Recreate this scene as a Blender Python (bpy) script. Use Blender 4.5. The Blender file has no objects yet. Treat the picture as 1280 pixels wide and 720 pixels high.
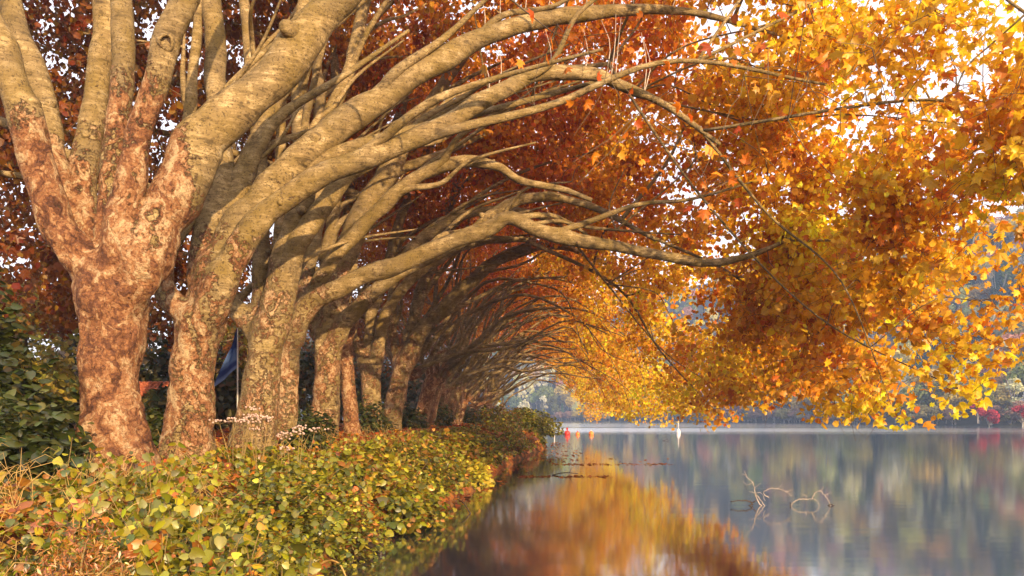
import bpy, bmesh, math, random
import numpy as np
from mathutils import Vector, noise as mnoise

# ------------------------------------------------------------------ camera, sky, sun, exposure
S = bpy.context.scene
COL = S.collection
F, CX, HZ, EYE = 900.0, 640.0, 521.0, 2.0          # focal length in photo pixels, principal point, horizon row, eye height

cam_d = bpy.data.cameras.new('camera')
cam = bpy.data.objects.new('camera', cam_d)
COL.objects.link(cam)
cam.location = (0, 0, EYE)
cam.rotation_euler = (math.radians(90), 0, 0)
cam_d.sensor_width = 36
cam_d.lens = 36 * F / 1280
cam_d.shift_y = (HZ - 360) / 1280
cam_d.clip_start, cam_d.clip_end = 0.05, 3000
S.camera = cam

SUN_TO = Vector((0.46, -0.89, 0))
SUN_EL = math.radians(12)
SUN_ROT = math.atan2(SUN_TO.x, SUN_TO.y)
sd = bpy.data.lights.new('sun', 'SUN')
sd.energy = 4.6
sd.angle = math.radians(0.6)
sd.color = (1.0, 0.72, 0.40)
sun = bpy.data.objects.new('sun', sd)
COL.objects.link(sun)
v = SUN_TO.normalized() * math.cos(SUN_EL) + Vector((0, 0, math.sin(SUN_EL)))
sun.rotation_euler = v.to_track_quat('Z', 'Y').to_euler()
sun.location = (30, -40, 30)

W = bpy.data.worlds.new('World')
S.world = W
W.use_nodes = True
nt = W.node_tree
nt.nodes.clear()
sky = nt.nodes.new('ShaderNodeTexSky')
sky.sky_type = 'NISHITA'
sky.sun_disc = False
sky.sun_elevation = SUN_EL
sky.sun_rotation = SUN_ROT
sky.air_density, sky.dust_density, sky.ozone_density = 1.0, 3.0, 1.0
veil = nt.nodes.new('ShaderNodeMix')               # thin white cloud veil over the whole sky
veil.data_type = 'RGBA'
veil.inputs[0].default_value = 0.55
veil.inputs[7].default_value = (8.6, 7.7, 7.7, 1)
bg = nt.nodes.new('ShaderNodeBackground')
bg.inputs[1].default_value = 0.15
wo = nt.nodes.new('ShaderNodeOutputWorld')
nt.links.new(sky.outputs[0], veil.inputs[6])
nt.links.new(veil.outputs[2], bg.inputs[0])
nt.links.new(bg.outputs[0], wo.inputs[0])

S.view_settings.view_transform = 'Standard'
S.view_settings.look = 'None'
S.view_settings.gamma = 1
S.view_settings.exposure = 0.95
S.render.engine = 'CYCLES'
c = S.cycles
c.max_bounces, c.diffuse_bounces, c.glossy_bounces = 7, 5, 3
c.transmission_bounces, c.volume_bounces, c.transparent_max_bounces = 4, 1, 4
c.use_adaptive_sampling = True
c.adaptive_threshold = 0.02
c.use_denoising = True
c.caustics_reflective = c.caustics_refractive = False
c.sample_clamp_indirect = 6

R = np.random.RandomState(11)
random.seed(5)


# ------------------------------------------------------------------ helpers
def P(px, py, Y):
    """photo pixel at depth Y -> metres"""
    return np.array([(px - CX) / F * Y, Y, EYE - (py - HZ) / F * Y])


def smooth01(x, a, b):
    t = np.clip((np.asarray(x, float) - a) / (b - a), 0, 1)
    return t * t * (3 - 2 * t)


def thing(name, label, cat, loc=(0, 0, 0), group=None, kind=None):
    o = bpy.data.objects.new(name, None)
    COL.objects.link(o)
    o.location = loc
    o.empty_display_size = 0.2
    tag(o, label, cat, group, kind)
    return o


def tag(o, label=None, cat=None, group=None, kind=None):
    if label: o['label'] = label
    if cat: o['category'] = cat
    if group: o['group'] = group
    if kind: o['kind'] = kind
    return o


def link(name, me, parent=None, kind=None, loc=None):
    o = bpy.data.objects.new(name, me)
    COL.objects.link(o)
    if parent is not None: o.parent = parent
    if kind: o['kind'] = kind
    if loc is not None: o.location = loc
    return o


def mesh_np(name, verts, faces_flat, sizes, mats, smooth=False, col=None, fl=None, matidx=None):
    """fast mesh from numpy; col = Nx3 point colours, fl = dict name -> N floats"""
    me = bpy.data.meshes.new(name)
    verts = np.asarray(verts, np.float32)
    me.vertices.add(len(verts))
    me.vertices.foreach_set('co', verts.ravel())
    faces_flat = np.asarray(faces_flat, np.int32)
    sizes = np.asarray(sizes, np.int32)
    me.loops.add(len(faces_flat))
    me.loops.foreach_set('vertex_index', faces_flat)
    me.polygons.add(len(sizes))
    starts = np.zeros(len(sizes), np.int32)
    if len(sizes): starts[1:] = np.cumsum(sizes)[:-1]
    me.polygons.foreach_set('loop_start', starts)
    if matidx is not None: me.polygons.foreach_set('material_index', np.asarray(matidx, np.int32))
    if smooth: me.polygons.foreach_set('use_smooth', np.ones(len(sizes), bool))
    for m in (mats if isinstance(mats, (list, tuple)) else [mats]): me.materials.append(m)
    if col is not None:
        a = me.attributes.new('leafcol', 'FLOAT_COLOR', 'POINT')
        c4 = np.ones((len(verts), 4), np.float32)
        c4[:, :3] = col
        a.data.foreach_set('color', c4.ravel())
    for k, vals in (fl or {}).items():
        a = me.attributes.new(k, 'FLOAT', 'POINT')
        a.data.foreach_set('value', np.asarray(vals, np.float32))
    me.update(calc_edges=True)
    me.validate()
    return me


def catmull(pts, n):
    """n samples along a Catmull-Rom curve through rows of pts (any width)"""
    p = np.asarray(pts, float)
    p = np.vstack([2 * p[0] - p[1], p, 2 * p[-1] - p[-2]])
    m = len(p) - 3
    t = np.linspace(0, m, n)
    i = np.minimum(t.astype(int), m - 1)
    f = (t - i)[:, None]
    a, b, c_, d = p[i], p[i + 1], p[i + 2], p[i + 3]
    return 0.5 * (2 * b + (c_ - a) * f + (2 * a - 5 * b + 4 * c_ - d) * f ** 2 + (3 * b - a - 3 * c_ + d) * f ** 3)


class Tubes:
    """collects tapered tubes into one mesh"""
    def __init__(self):
        self.v, self.f, self.s, self.n, self.ax = [], [], [], 0, []

    def add(self, path, rad, k=6, cap=True, lump=0.0, freq=3.0):
        path = np.asarray(path, float)
        n = len(path)
        rad = np.broadcast_to(np.asarray(rad, float), (n,)).copy()
        tan = np.gradient(path, axis=0)
        tan /= np.linalg.norm(tan, axis=1)[:, None] + 1e-9
        mean = path[-1] - path[0]
        ref = np.array([0., 0., 1.])
        if abs(mean[2]) > 0.8 * np.linalg.norm(mean): ref = np.array([0., 1., 0.])
        u = np.cross(tan, ref)
        u /= np.linalg.norm(u, axis=1)[:, None] + 1e-9
        w = np.cross(tan, u)
        a = np.linspace(0, 2 * math.pi, k, endpoint=False)
        ca, sa = np.cos(a), np.sin(a)
        dirs = ca[None, :, None] * u[:, None, :] + sa[None, :, None] * w[:, None, :]
        rr = np.repeat(rad[:, None], k, 1)
        if lump:
            q = path[:, None, :] + dirs * rad[:, None, None]
            for i in range(n):
                for j in range(k):
                    x = Vector(q[i, j])
                    rr[i, j] *= 1 + lump * (mnoise.noise(x * freq) + 0.5 * mnoise.noise(x * freq * 2.7))
        vv = (path[:, None, :] + dirs * rr[..., None]).reshape(-1, 3)
        i = np.arange(n - 1)[:, None] * k
        j = np.arange(k)[None, :]
        j2 = (j + 1) % k
        q = np.stack([i + j, i + j2, i + k + j2, i + k + j], -1).reshape(-1, 4) + self.n
        self.v.append(vv)
        self.f.append(q.ravel())
        self.s.append(np.full(len(q), 4))
        if cap:
            self.f.append(np.arange(k)[::-1] + self.n)
            self.f.append(np.arange(k) + self.n + (n - 1) * k)
            self.s.append(np.array([k, k]))
        self.n += n * k

    def mesh(self, name, mat, smooth=True, fl=None):
        if not self.v: self.add([[0, 0, -5], [0, 0, -5.01]], 0.001, 3)
        vv = np.vstack(self.v)
        fl2 = {k: fn(vv) for k, fn in (fl or {}).items()}
        return mesh_np(name, vv, np.concatenate(self.f), np.concatenate(self.s), mat, smooth, fl=fl2)


def box_mb(bm, c0, size, rz=0.0, bev=0.0):
    r = bmesh.ops.create_cube(bm, size=1)
    vs = r['verts']
    bmesh.ops.scale(bm, vec=size, verts=vs)
    if bev:
        es = list({e for v_ in vs for e in v_.link_edges})
        r2 = bmesh.ops.bevel(bm, geom=es, offset=bev, segments=2, affect='EDGES', profile=0.6)
        vs = list({v_ for f in r2['faces'] for v_ in f.verts} | {v_ for v_ in vs if v_.is_valid})
    from mathutils import Matrix
    bmesh.ops.rotate(bm, cent=(0, 0, 0), matrix=Matrix.Rotation(rz, 3, 'Z'), verts=vs)
    bmesh.ops.translate(bm, vec=c0, verts=vs)


def bm_mesh(bm, name, mat, smooth=False):
    me = bpy.data.meshes.new(name)
    bm.to_mesh(me)
    bm.free()
    me.materials.append(mat)
    if smooth:
        for p in me.polygons: p.use_smooth = True
    return me


def lathe(profile, k, name, mat, smooth=True):
    """profile = [(r, z)]"""
    vv, ff = [], []
    for r, z in profile:
        for j in range(k):
            a = 2 * math.pi * j / k
            vv.append((r * math.cos(a), r * math.sin(a), z))
    for i in range(len(profile) - 1):
        for j in range(k):
            j2 = (j + 1) % k
            ff.append((i * k + j, i * k + j2, (i + 1) * k + j2, (i + 1) * k + j))
    ff.append(tuple(range(k))[::-1])
    ff.append(tuple(range((len(profile) - 1) * k, len(profile) * k)))
    me = bpy.data.meshes.new(name)
    me.from_pydata(vv, [], ff)
    me.materials.append(mat)
    if smooth:
        for p in me.polygons: p.use_smooth = True
    return me


# ------------------------------------------------------------------ materials
def new_mat(name):
    m = bpy.data.materials.new(name)
    m.use_nodes = True
    m.node_tree.nodes.clear()
    return m, m.node_tree


def N(t, typ, **kw):
    n = t.nodes.new(typ)
    for k, val in kw.items():
        if k.startswith('i_'):
            key = k[2:]
            n.inputs[int(key) if key.isdigit() else key].default_value = val
        else:
            setattr(n, k, val)
    return n


def mixc(t, fac, a, b, blend='MIX'):
    n = N(t, 'ShaderNodeMix', data_type='RGBA', blend_type=blend)
    for sock, val in ((n.inputs[0], fac), (n.inputs[6], a), (n.inputs[7], b)):
        if hasattr(val, 'is_output'): t.links.new(val, sock)
        elif isinstance(val, (int, float)): sock.default_value = val
        else: sock.default_value = (*val, 1)
    return n.outputs[2]


def ramp(t, fac, stops):
    n = N(t, 'ShaderNodeValToRGB')
    e = n.color_ramp.elements
    while len(e) < len(stops): e.new(0.5)
    for el, (p, cc) in zip(e, stops):
        el.position = p
        el.color = (*cc, 1) if not isinstance(cc, (int, float)) else (cc, cc, cc, 1)
    t.links.new(fac, n.inputs[0])
    return n.outputs[0]


def math_n(t, op, a, b=0.0):
    n = N(t, 'ShaderNodeMath', operation=op)
    for s_, val in ((n.inputs[0], a), (n.inputs[1], b)):
        if hasattr(val, 'is_output'): t.links.new(val, s_)
        else: s_.default_value = val
    return n.outputs[0]


def noise_n(t, vec, scale, detail=3, rough=0.55, dist=0.0):
    n = N(t, 'ShaderNodeTexNoise')
    n.inputs['Scale'].default_value = scale
    n.inputs['Detail'].default_value = detail
    n.inputs['Roughness'].default_value = rough
    n.inputs['Distortion'].default_value = dist
    if vec is not None: t.links.new(vec, n.inputs['Vector'])
    return n.outputs[0]


def leaf_material(name, src, transl=0.45, gloss=0.04):
    m, t = new_mat(name)
    if src == 'attr':
        cn = N(t, 'ShaderNodeAttribute', attribute_name='leafcol').outputs[0]
    else:
        cn = N(t, 'ShaderNodeObjectInfo').outputs['Color']
    g = N(t, 'ShaderNodeNewGeometry')
    spots = noise_n(t, g.outputs['Position'], 26, 2)
    cn = mixc(t, math_n(t, 'MULTIPLY', math_n(t, 'SUBTRACT', spots, 0.45), 1.0), cn, (0.10, 0.04, 0.012))
    d = N(t, 'ShaderNodeBsdfDiffuse')
    tr = N(t, 'ShaderNodeBsdfTranslucent')
    gl = N(t, 'ShaderNodeBsdfGlossy', i_Roughness=0.42)
    gl.inputs['Color'].default_value = (1, 1, 1, 1)
    t.links.new(cn, d.inputs[0])
    t.links.new(cn, tr.inputs[0])
    m1 = N(t, 'ShaderNodeMixShader', i_0=transl)
    m2 = N(t, 'ShaderNodeMixShader', i_0=gloss)
    t.links.new(d.outputs[0], m1.inputs[1])
    t.links.new(tr.outputs[0], m1.inputs[2])
    t.links.new(m1.outputs[0], m2.inputs[1])
    t.links.new(gl.outputs[0], m2.inputs[2])
    t.links.new(m2.outputs[0], N(t, 'ShaderNodeOutputMaterial').inputs[0])
    return m


def bark_material():
    """plane-tree bark: smooth khaki limbs; old rusty flaking plates where the attribute bark is 1"""
    m, t = new_mat('plane_bark')
    co = N(t, 'ShaderNodeNewGeometry').outputs['Position']
    old = N(t, 'ShaderNodeAttribute', attribute_name='bark').outputs['Fac']
    nbig = noise_n(t, co, 1.6, 4, 0.6)
    nmid = noise_n(t, co, 5.5, 5, 0.62, 0.6)
    nfine = noise_n(t, co, 34, 4, 0.65)
    # wrinkles run round the limbs: squash z
    mp = N(t, 'ShaderNodeMapping')
    mp.inputs['Scale'].default_value = (2.2, 2.2, 13)
    t.links.new(co, mp.inputs[0])
    wr = noise_n(t, mp.outputs[0], 2.2, 4, 0.6, 0.4)
    patch = noise_n(t, mp.outputs[0], 1.15, 6, 0.6, 0.9)
    mm = math_n(t, 'ADD', math_n(t, 'MULTIPLY', nmid, 0.55), math_n(t, 'MULTIPLY', patch, 0.45))
    khaki = ramp(t, mm, [(0.33, (0.055, 0.037, 0.018)), (0.42, (0.12, 0.082, 0.038)), (0.435, (0.20, 0.138, 0.064)), (0.52, (0.26, 0.182, 0.084)),
                         (0.535, (0.36, 0.26, 0.125)), (0.61, (0.41, 0.305, 0.16)), (0.625, (0.52, 0.41, 0.25))])
    khaki = mixc(t, ramp(t, noise_n(t, co, 0.9, 3, 0.5, 0.6), [(0.36, 0.55), (0.58, 0.0)]), khaki, (0.10, 0.075, 0.045))
    moss = ramp(t, nbig, [(0.42, 0.0), (0.68, 0.7)])
    khaki = mixc(t, moss, khaki, mixc(t, nfine, (0.07, 0.05, 0.014), (0.25, 0.165, 0.035)))
    flecks = ramp(t, nfine, [(0.37, 0.8), (0.43, 0.0)])
    khaki = mixc(t, flecks, khaki, (0.055, 0.035, 0.018))
    crk = math_n(t, 'ABSOLUTE', math_n(t, 'SUBTRACT', wr, 0.5))
    crk = math_n(t, 'MULTIPLY', ramp(t, crk, [(0.006, 1.0), (0.022, 0.0)]), ramp(t, nmid, [(0.46, 0.0), (0.56, 0.75)]))
    khaki = mixc(t, crk, khaki, (0.07, 0.045, 0.024))
    # flaking plates
    dv = N(t, 'ShaderNodeVectorMath', operation='ADD')
    wn = N(t, 'ShaderNodeTexNoise')
    wn.inputs['Scale'].default_value = 4.0
    wn.inputs['Detail'].default_value = 4
    t.links.new(co, wn.inputs['Vector'])
    sc = N(t, 'ShaderNodeVectorMath', operation='SCALE')
    sc.inputs['Scale'].default_value = 0.5
    t.links.new(wn.outputs['Color'], sc.inputs[0])
    t.links.new(co, dv.inputs[0])
    t.links.new(sc.outputs[0], dv.inputs[1])
    mp2 = N(t, 'ShaderNodeMapping')
    mp2.inputs['Scale'].default_value = (1, 1, 0.62)
    t.links.new(dv.outputs[0], mp2.inputs[0])
    vo = N(t, 'ShaderNodeTexVoronoi', feature='F1')
    vo.inputs['Scale'].default_value = 13
    vo.inputs['Randomness'].default_value = 1
    t.links.new(mp2.outputs[0], vo.inputs['Vector'])
    sep = N(t, 'ShaderNodeSeparateColor')
    t.links.new(vo.outputs['Color'], sep.inputs[0])
    plate = sep.outputs[0]
    nA = noise_n(t, mp2.outputs[0], 1.9, 7, 0.62, 1.3)
    nB = noise_n(t, co, 15, 6, 0.7, 0.5)
    blend = math_n(t, 'ADD', math_n(t, 'ADD', math_n(t, 'MULTIPLY', nA, 0.62), math_n(t, 'MULTIPLY', nB, 0.30)), math_n(t, 'MULTIPLY', plate, 0.10))
    rust = ramp(t, blend, [(0.38, (0.05, 0.022, 0.014)), (0.45, (0.12, 0.05, 0.026)), (0.50, (0.22, 0.095, 0.042)),
                 (0.545, (0.29, 0.15, 0.07)), (0.565, (0.34, 0.20, 0.105)), (0.62, (0.42, 0.30, 0.17))])
    rust = mixc(t, ramp(t, nfine, [(0.36, 0.6), (0.47, 0.0)]), rust, (0.07, 0.026, 0.016))
    om = ramp(t, math_n(t, 'ADD', old, math_n(t, 'MULTIPLY', math_n(t, 'SUBTRACT', math_n(t, 'ADD', math_n(t, 'MULTIPLY', nA, 0.6), math_n(t, 'MULTIPLY', nB, 0.4)), 0.5), 3.4)), [(0.44, 0.0), (0.56, 1.0)])
    colr = mixc(t, om, khaki, rust)
    ed = N(t, 'ShaderNodeTexVoronoi', feature='DISTANCE_TO_EDGE')
    ed.inputs['Scale'].default_value = 13
    t.links.new(mp2.outputs[0], ed.inputs['Vector'])
    edge = ramp(t, ed.outputs['Distance'], [(0.0, 0.0), (0.07, 1.0)])
    colr = mixc(t, math_n(t, 'MULTIPLY', om, math_n(t, 'MULTIPLY', math_n(t, 'SUBTRACT', 1.0, edge), 0.22)), colr, (0.07, 0.026, 0.016))
    hgt = math_n(t, 'ADD', math_n(t, 'MULTIPLY', om, math_n(t, 'ADD', math_n(t, 'MULTIPLY', blend, 2.2), math_n(t, 'MULTIPLY', edge, 0.18))),
                 math_n(t, 'ADD', math_n(t, 'MULTIPLY', wr, 0.5), math_n(t, 'MULTIPLY', nfine, 0.4)))
    b = N(t, 'ShaderNodeBump', i_Strength=1.0, i_Distance=0.035)
    t.links.new(hgt, b.inputs['Height'])
    p = N(t, 'ShaderNodeBsdfPrincipled', i_Roughness=0.82)
    p.inputs['Specular IOR Level'].default_value = 0.18
    t.links.new(colr, p.inputs['Base Color'])
    t.links.new(b.outputs[0], p.inputs['Normal'])
    t.links.new(p.outputs[0], N(t, 'ShaderNodeOutputMaterial').inputs[0])
    return m


def simple_mat(name, c1, c2, scale=8, rough=0.8, bump=0.2, spec=0.3, dist=0.02):
    m, t = new_mat(name)
    co = N(t, 'ShaderNodeNewGeometry').outputs['Position']
    n = noise_n(t, co, scale, 4, 0.6)
    colr = ramp(t, n, [(0.3, c1), (0.7, c2)])
    p = N(t, 'ShaderNodeBsdfPrincipled', i_Roughness=rough)
    p.inputs['Specular IOR Level'].default_value = spec
    t.links.new(colr, p.inputs['Base Color'])
    if bump:
        b = N(t, 'ShaderNodeBump', i_Strength=bump, i_Distance=dist)
        t.links.new(noise_n(t, co, scale * 3, 3), b.inputs['Height'])
        t.links.new(b.outputs[0], p.inputs['Normal'])
    t.links.new(p.outputs[0], N(t, 'ShaderNodeOutputMaterial').inputs[0])
    return m


def water_material():
    m, t = new_mat('lake_water')
    co = N(t, 'ShaderNodeNewGeometry').outputs['Position']
    sp = N(t, 'ShaderNodeSeparateXYZ')
    t.links.new(co, sp.inputs[0])
    # long wind bands far out on the lake
    mp = N(t, 'ShaderNodeMapping')
    mp.inputs['Scale'].default_value = (0.0035, 0.045, 1)
    mp.inputs['Rotation'].default_value = (0, 0, 0.06)
    t.links.new(co, mp.inputs[0])
    bands = noise_n(t, mp.outputs[0], 1.0, 4, 0.6)
    yb = math_n(t, 'ADD', math_n(t, 'DIVIDE', sp.outputs[1], 400.0), math_n(t, 'MULTIPLY', math_n(t, 'SUBTRACT', bands, 0.5), 0.10))
    band = ramp(t, yb, [(0.205, 0.0), (0.24, 0.85), (0.30, 0.8), (0.33, 0.15), (0.37, 0.6), (0.52, 0.5), (0.62, 0.05)])
    mp3 = N(t, 'ShaderNodeMapping')
    mp3.inputs['Scale'].default_value = (0.35, 1.6, 1)
    t.links.new(co, mp3.inputs[0])
    rip = noise_n(t, mp3.outputs[0], 1.0, 3, 0.5)
    b = N(t, 'ShaderNodeBump', i_Strength=0.02, i_Distance=0.1)
    t.links.new(rip, b.inputs['Height'])
    gl = N(t, 'ShaderNodeBsdfGlossy')
    gl.inputs['Color'].default_value = (0.95, 0.96, 0.97, 1)
    t.links.new(math_n(t, 'ADD', 0.075, math_n(t, 'MULTIPLY', math_n(t, 'MULTIPLY', band, ramp(t, math_n(t, 'DIVIDE', sp.outputs[0], 160.0), [(0.1, 1.0), (0.6, 0.3)])), 0.19)), gl.inputs['Roughness'])
    t.links.new(b.outputs[0], gl.inputs['Normal'])
    d = N(t, 'ShaderNodeBsdfDiffuse')
    d.inputs[0].default_value = (0.018, 0.026, 0.05, 1)
    fr = N(t, 'ShaderNodeFresnel', i_IOR=2.0)
    mx = N(t, 'ShaderNodeMixShader')
    t.links.new(math_n(t, 'ADD', 0.62, math_n(t, 'MULTIPLY', fr.outputs[0], 0.34)), mx.inputs[0])
    t.links.new(d.outputs[0], mx.inputs[1])
    t.links.new(gl.outputs[0], mx.inputs[2])
    t.links.new(mx.outputs[0], N(t, 'ShaderNodeOutputMaterial').inputs[0])
    return m


def ground_material():
    m, t = new_mat('leaf_strewn_earth')
    co = N(t, 'ShaderNodeNewGeometry').outputs['Position']
    vo = N(t, 'ShaderNodeTexVoronoi', feature='F1')
    vo.inputs['Scale'].default_value = 9
    t.links.new(co, vo.inputs['Vector'])
    sep = N(t, 'ShaderNodeSeparateColor')
    t.links.new(vo.outputs['Color'], sep.inputs[0])
    lit = ramp(t, sep.outputs[0], [(0.0, (0.10, 0.035, 0.014)), (0.35, (0.26, 0.07, 0.02)), (0.65, (0.36, 0.13, 0.03)), (1.0, (0.16, 0.09, 0.03))])
    earth = ramp(t, noise_n(t, co, 3, 5, 0.6), [(0.35, (0.03, 0.02, 0.012)), (0.7, (0.09, 0.06, 0.03))])
    msk = ramp(t, noise_n(t, co, 1.2, 5, 0.7), [(0.38, 0.0), (0.55, 1.0)])
    colr = mixc(t, msk, earth, lit)
    b = N(t, 'ShaderNodeBump', i_Strength=0.7, i_Distance=0.04)
    t.links.new(noise_n(t, co, 14, 4), b.inputs['Height'])
    p = N(t, 'ShaderNodeBsdfPrincipled', i_Roughness=0.9)
    p.inputs['Specular IOR Level'].default_value = 0.1
    t.links.new(colr, p.inputs['Base Color'])
    t.links.new(b.outputs[0], p.inputs['Normal'])
    t.links.new(p.outputs[0], N(t, 'ShaderNodeOutputMaterial').inputs[0])
    return m


M_BARK = bark_material()
M_LEAF = leaf_material('autumn_leaf_mass', 'attr', 0.52, 0.02)
M_LEAF1 = leaf_material('autumn_leaf_single', 'obj', 0.52, 0.02)
M_GREEN = leaf_material('herb_leaf_mass', 'attr', 0.38, 0.05)
M_GREEN1 = leaf_material('herb_leaf_single', 'obj', 0.38, 0.05)
M_FAR = leaf_material('far_foliage', 'obj', 0.2, 0.0)
M_TWIG = simple_mat('twig_bark', (0.06, 0.04, 0.022), (0.17, 0.115, 0.06), 6, 0.85, 0.3)
M_STEM = simple_mat('herb_stem', (0.13, 0.09, 0.03), (0.30, 0.20, 0.07), 6, 0.8, 0)
M_DRIFT = simple_mat('bleached_wood', (0.30, 0.24, 0.19), (0.54, 0.45, 0.38), 18, 0.7, 0.2)
M_WET = simple_mat('wet_dark_wood', (0.02, 0.014, 0.01), (0.07, 0.045, 0.03), 12, 0.45, 0.4)
M_WATER = water_material()
M_GROUND = ground_material()
M_HILL = simple_mat('forest_floor', (0.015, 0.02, 0.012), (0.04, 0.04, 0.02), 0.2, 0.95, 0)
M_FTRUNK = simple_mat('pale_far_trunk', (0.22, 0.2, 0.18), (0.42, 0.39, 0.35), 2, 0.9, 0)

# ------------------------------------------------------------------ leaf templates (stem at 0,0; tip at +y; normal +z)
def tmpl_plane():
    half = [(0.0, 0.0), (0.20, 0.02), (0.50, 0.20), (0.27, 0.36), (0.47, 0.70), (0.17, 0.64), (0.0, 1.0)]
    pts = half + [(-x, y) for x, y in half[-2:0:-1]]
    vv = [(0, 0.36, 0.04)] + [(x, y, -0.30 * abs(x) - 0.12 * (y - 0.4) ** 2) for x, y in pts]
    n = len(pts)
    ff = [(0, 1 + i, 1 + (i + 1) % n) for i in range(n)]
    return np.array(vv), ff


def tmpl_mid():
    vv = [(0, 0, 0), (0.46, 0.22, -0.13), (0.33, 0.72, -0.12), (0, 1, -0.05), (-0.33, 0.72, -0.12), (-0.46, 0.22, -0.13)]
    return np.array(vv), [(0, 1, 2, 3), (0, 3, 4, 5)]


def tmpl_quad():
    return np.array([(0, 0, 0), (0.45, 0.45, -0.08), (0, 1, 0), (-0.45, 0.45, 0.06)]), [(0, 1, 2, 3)]


def tmpl_heart():
    vv = [(0, 0.02, 0), (0.26, -0.07, -0.05), (0.46, 0.18, -0.12), (0.42, 0.5, -0.12), (0.2, 0.83, -0.08), (0, 1.0, -0.07), (0, 0.45, 0.03),
          (-0.2, 0.83, -0.08), (-0.42, 0.5, -0.12), (-0.46, 0.18, -0.12), (-0.26, -0.07, -0.05)]
    return np.array(vv), [(0, 1, 2, 6), (6, 2, 3, 4), (6, 4, 5), (0, 6, 9, 10), (6, 7, 8, 9), (6, 5, 7)]


def tmpl_narrow():
    return np.array([(0, 0, 0), (0.13, 0.4, -0.03), (0, 1, -0.12), (-0.13, 0.4, 0.03)]), [(0, 1, 2, 3)]


T_PLANE, T_MID, T_QUAD, T_HEART, T_NARROW = tmpl_plane(), tmpl_mid(), tmpl_quad(), tmpl_heart(), tmpl_narrow()


def frames(n, up=0.3, out=None, outw=0.0, rs=R):
    """random leaf frames N x 3 x 3 (columns x, y, z); up biases the normals upward, tips hang down a little"""
    nz = rs.normal(size=(n, 3))
    nz /= np.linalg.norm(nz, axis=1)[:, None]
    nz[:, 2] = np.abs(nz[:, 2]) * (0.4 + up) + up
    if out is not None: nz = nz + outw * out
    nz /= np.linalg.norm(nz, axis=1)[:, None] + 1e-9
    ty = rs.normal(size=(n, 3)) + np.array([0, 0, -0.7])
    ty -= (ty * nz).sum(1)[:, None] * nz
    ty /= np.linalg.norm(ty, axis=1)[:, None] + 1e-9
    tx = np.cross(ty, nz)
    return np.stack([tx, ty, nz], -1)


def leaf_mass(name, pos, size, cols, tmpl, mat, up=0.3, out=None, outw=0.0, rs=R):
    tv, tf = tmpl
    n, m = len(pos), len(tv)
    if n == 0: return None
    fr = frames(n, up, out, outw, rs)
    size = np.broadcast_to(size, (n,))
    vv = pos[:, None, :] + size[:, None, None] * np.einsum('nij,mj->nmi', fr, tv)
    idx, sz = [], []
    flat = np.concatenate([np.array(f) for f in tf])
    fsz = np.array([len(f) for f in tf])
    ff = (np.arange(n)[:, None] * m + flat[None, :]).ravel()
    return mesh_np(name, vv.reshape(-1, 3), ff, np.tile(fsz, n), mat, False, col=np.repeat(cols, m, 0))


LEAF_MESHES = {}
def single_leaf_mesh(kind):
    if kind not in LEAF_MESHES:
        tv, tf = {'plane': T_PLANE, 'heart': T_HEART, 'narrow': T_NARROW}[kind]
        out = []
        for k in range(5):
            v2 = tv.copy()
            v2[:, 2] *= 0.5 + 0.5 * k
            v2[:, 0] *= 0.85 + 0.08 * k
            v2[:, 0] += 0.05 * (k - 2) * v2[:, 1] ** 2
            me = bpy.data.meshes.new(kind + '_leaf')
            me.from_pydata([tuple(x) for x in v2], [], tf)
            me.materials.append(M_LEAF1 if kind == 'plane' else M_GREEN1)
            out.append(me)
        LEAF_MESHES[kind] = out
    return LEAF_MESHES[kind]


def single_leaves(parent, pos, size, cols, kind, up=0.3, rs=R):
    from mathutils import Matrix
    ms = single_leaf_mesh(kind)
    fr = frames(len(pos), up, rs=rs)
    size = np.broadcast_to(size, (len(pos),))
    for i in range(len(pos)):
        o = bpy.data.objects.new('leaf', ms[i % 5])
        o.parent = parent
        mtx = Matrix([[*(fr[i, r] * size[i]), pos[i, r]] for r in range(3)] + [[0, 0, 0, 1]])
        o.matrix_local = mtx
        o.color = (*cols[i], 1)
        COL.objects.link(o)


def palette(n, cols, wts, rs=R, var=0.22):
    cols = np.asarray(cols, float)
    k = rs.choice(len(cols), n, p=np.asarray(wts, float) / np.sum(wts))
    return np.clip(cols[k] * np.exp(rs.normal(0, var, (n, 1))) * np.exp(rs.normal(0, var * 0.35, (n, 3))), 0, 0.92)


# ------------------------------------------------------------------ ground, water
SHORE = np.array([(-6, 0.4), (-2, 0.0), (3, -1.0), (6, -1.75), (9, -2.55), (11.5, -2.25), (14, -1.8), (18, -1.35), (23, -0.95), (29, -0.3), (35, 0.45),
                  (42, 1.5), (47, 2.1), (51, 2.2), (55, 1.4), (60, 0.2), (70, -1.0), (90, -1.6), (110, -6.0), (125, -30.0), (140, -120.0)])


def x_shore(y):
    return np.interp(y, SHORE[:, 0], SHORE[:, 1]) + 0.18 * np.sin(y * 1.7) + 0.1 * np.sin(y * 3.9 + 1)


def bank_z(d, y):
    z = np.interp(d, [-1.5, -0.3, 0, 0.35, 0.9, 1.8, 3.2, 6, 40, 200], [-0.9, -0.25, 0.0, 0.42, 0.78, 1.10, 1.36, 1.42, 1.55, 2.4])
    return z + 0.05 * np.sin(y * 0.9 + d * 1.3) * np.clip(d, 0, 1)


def ground_z(x, y):
    return bank_z(x_shore(y) - x, y)


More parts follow.
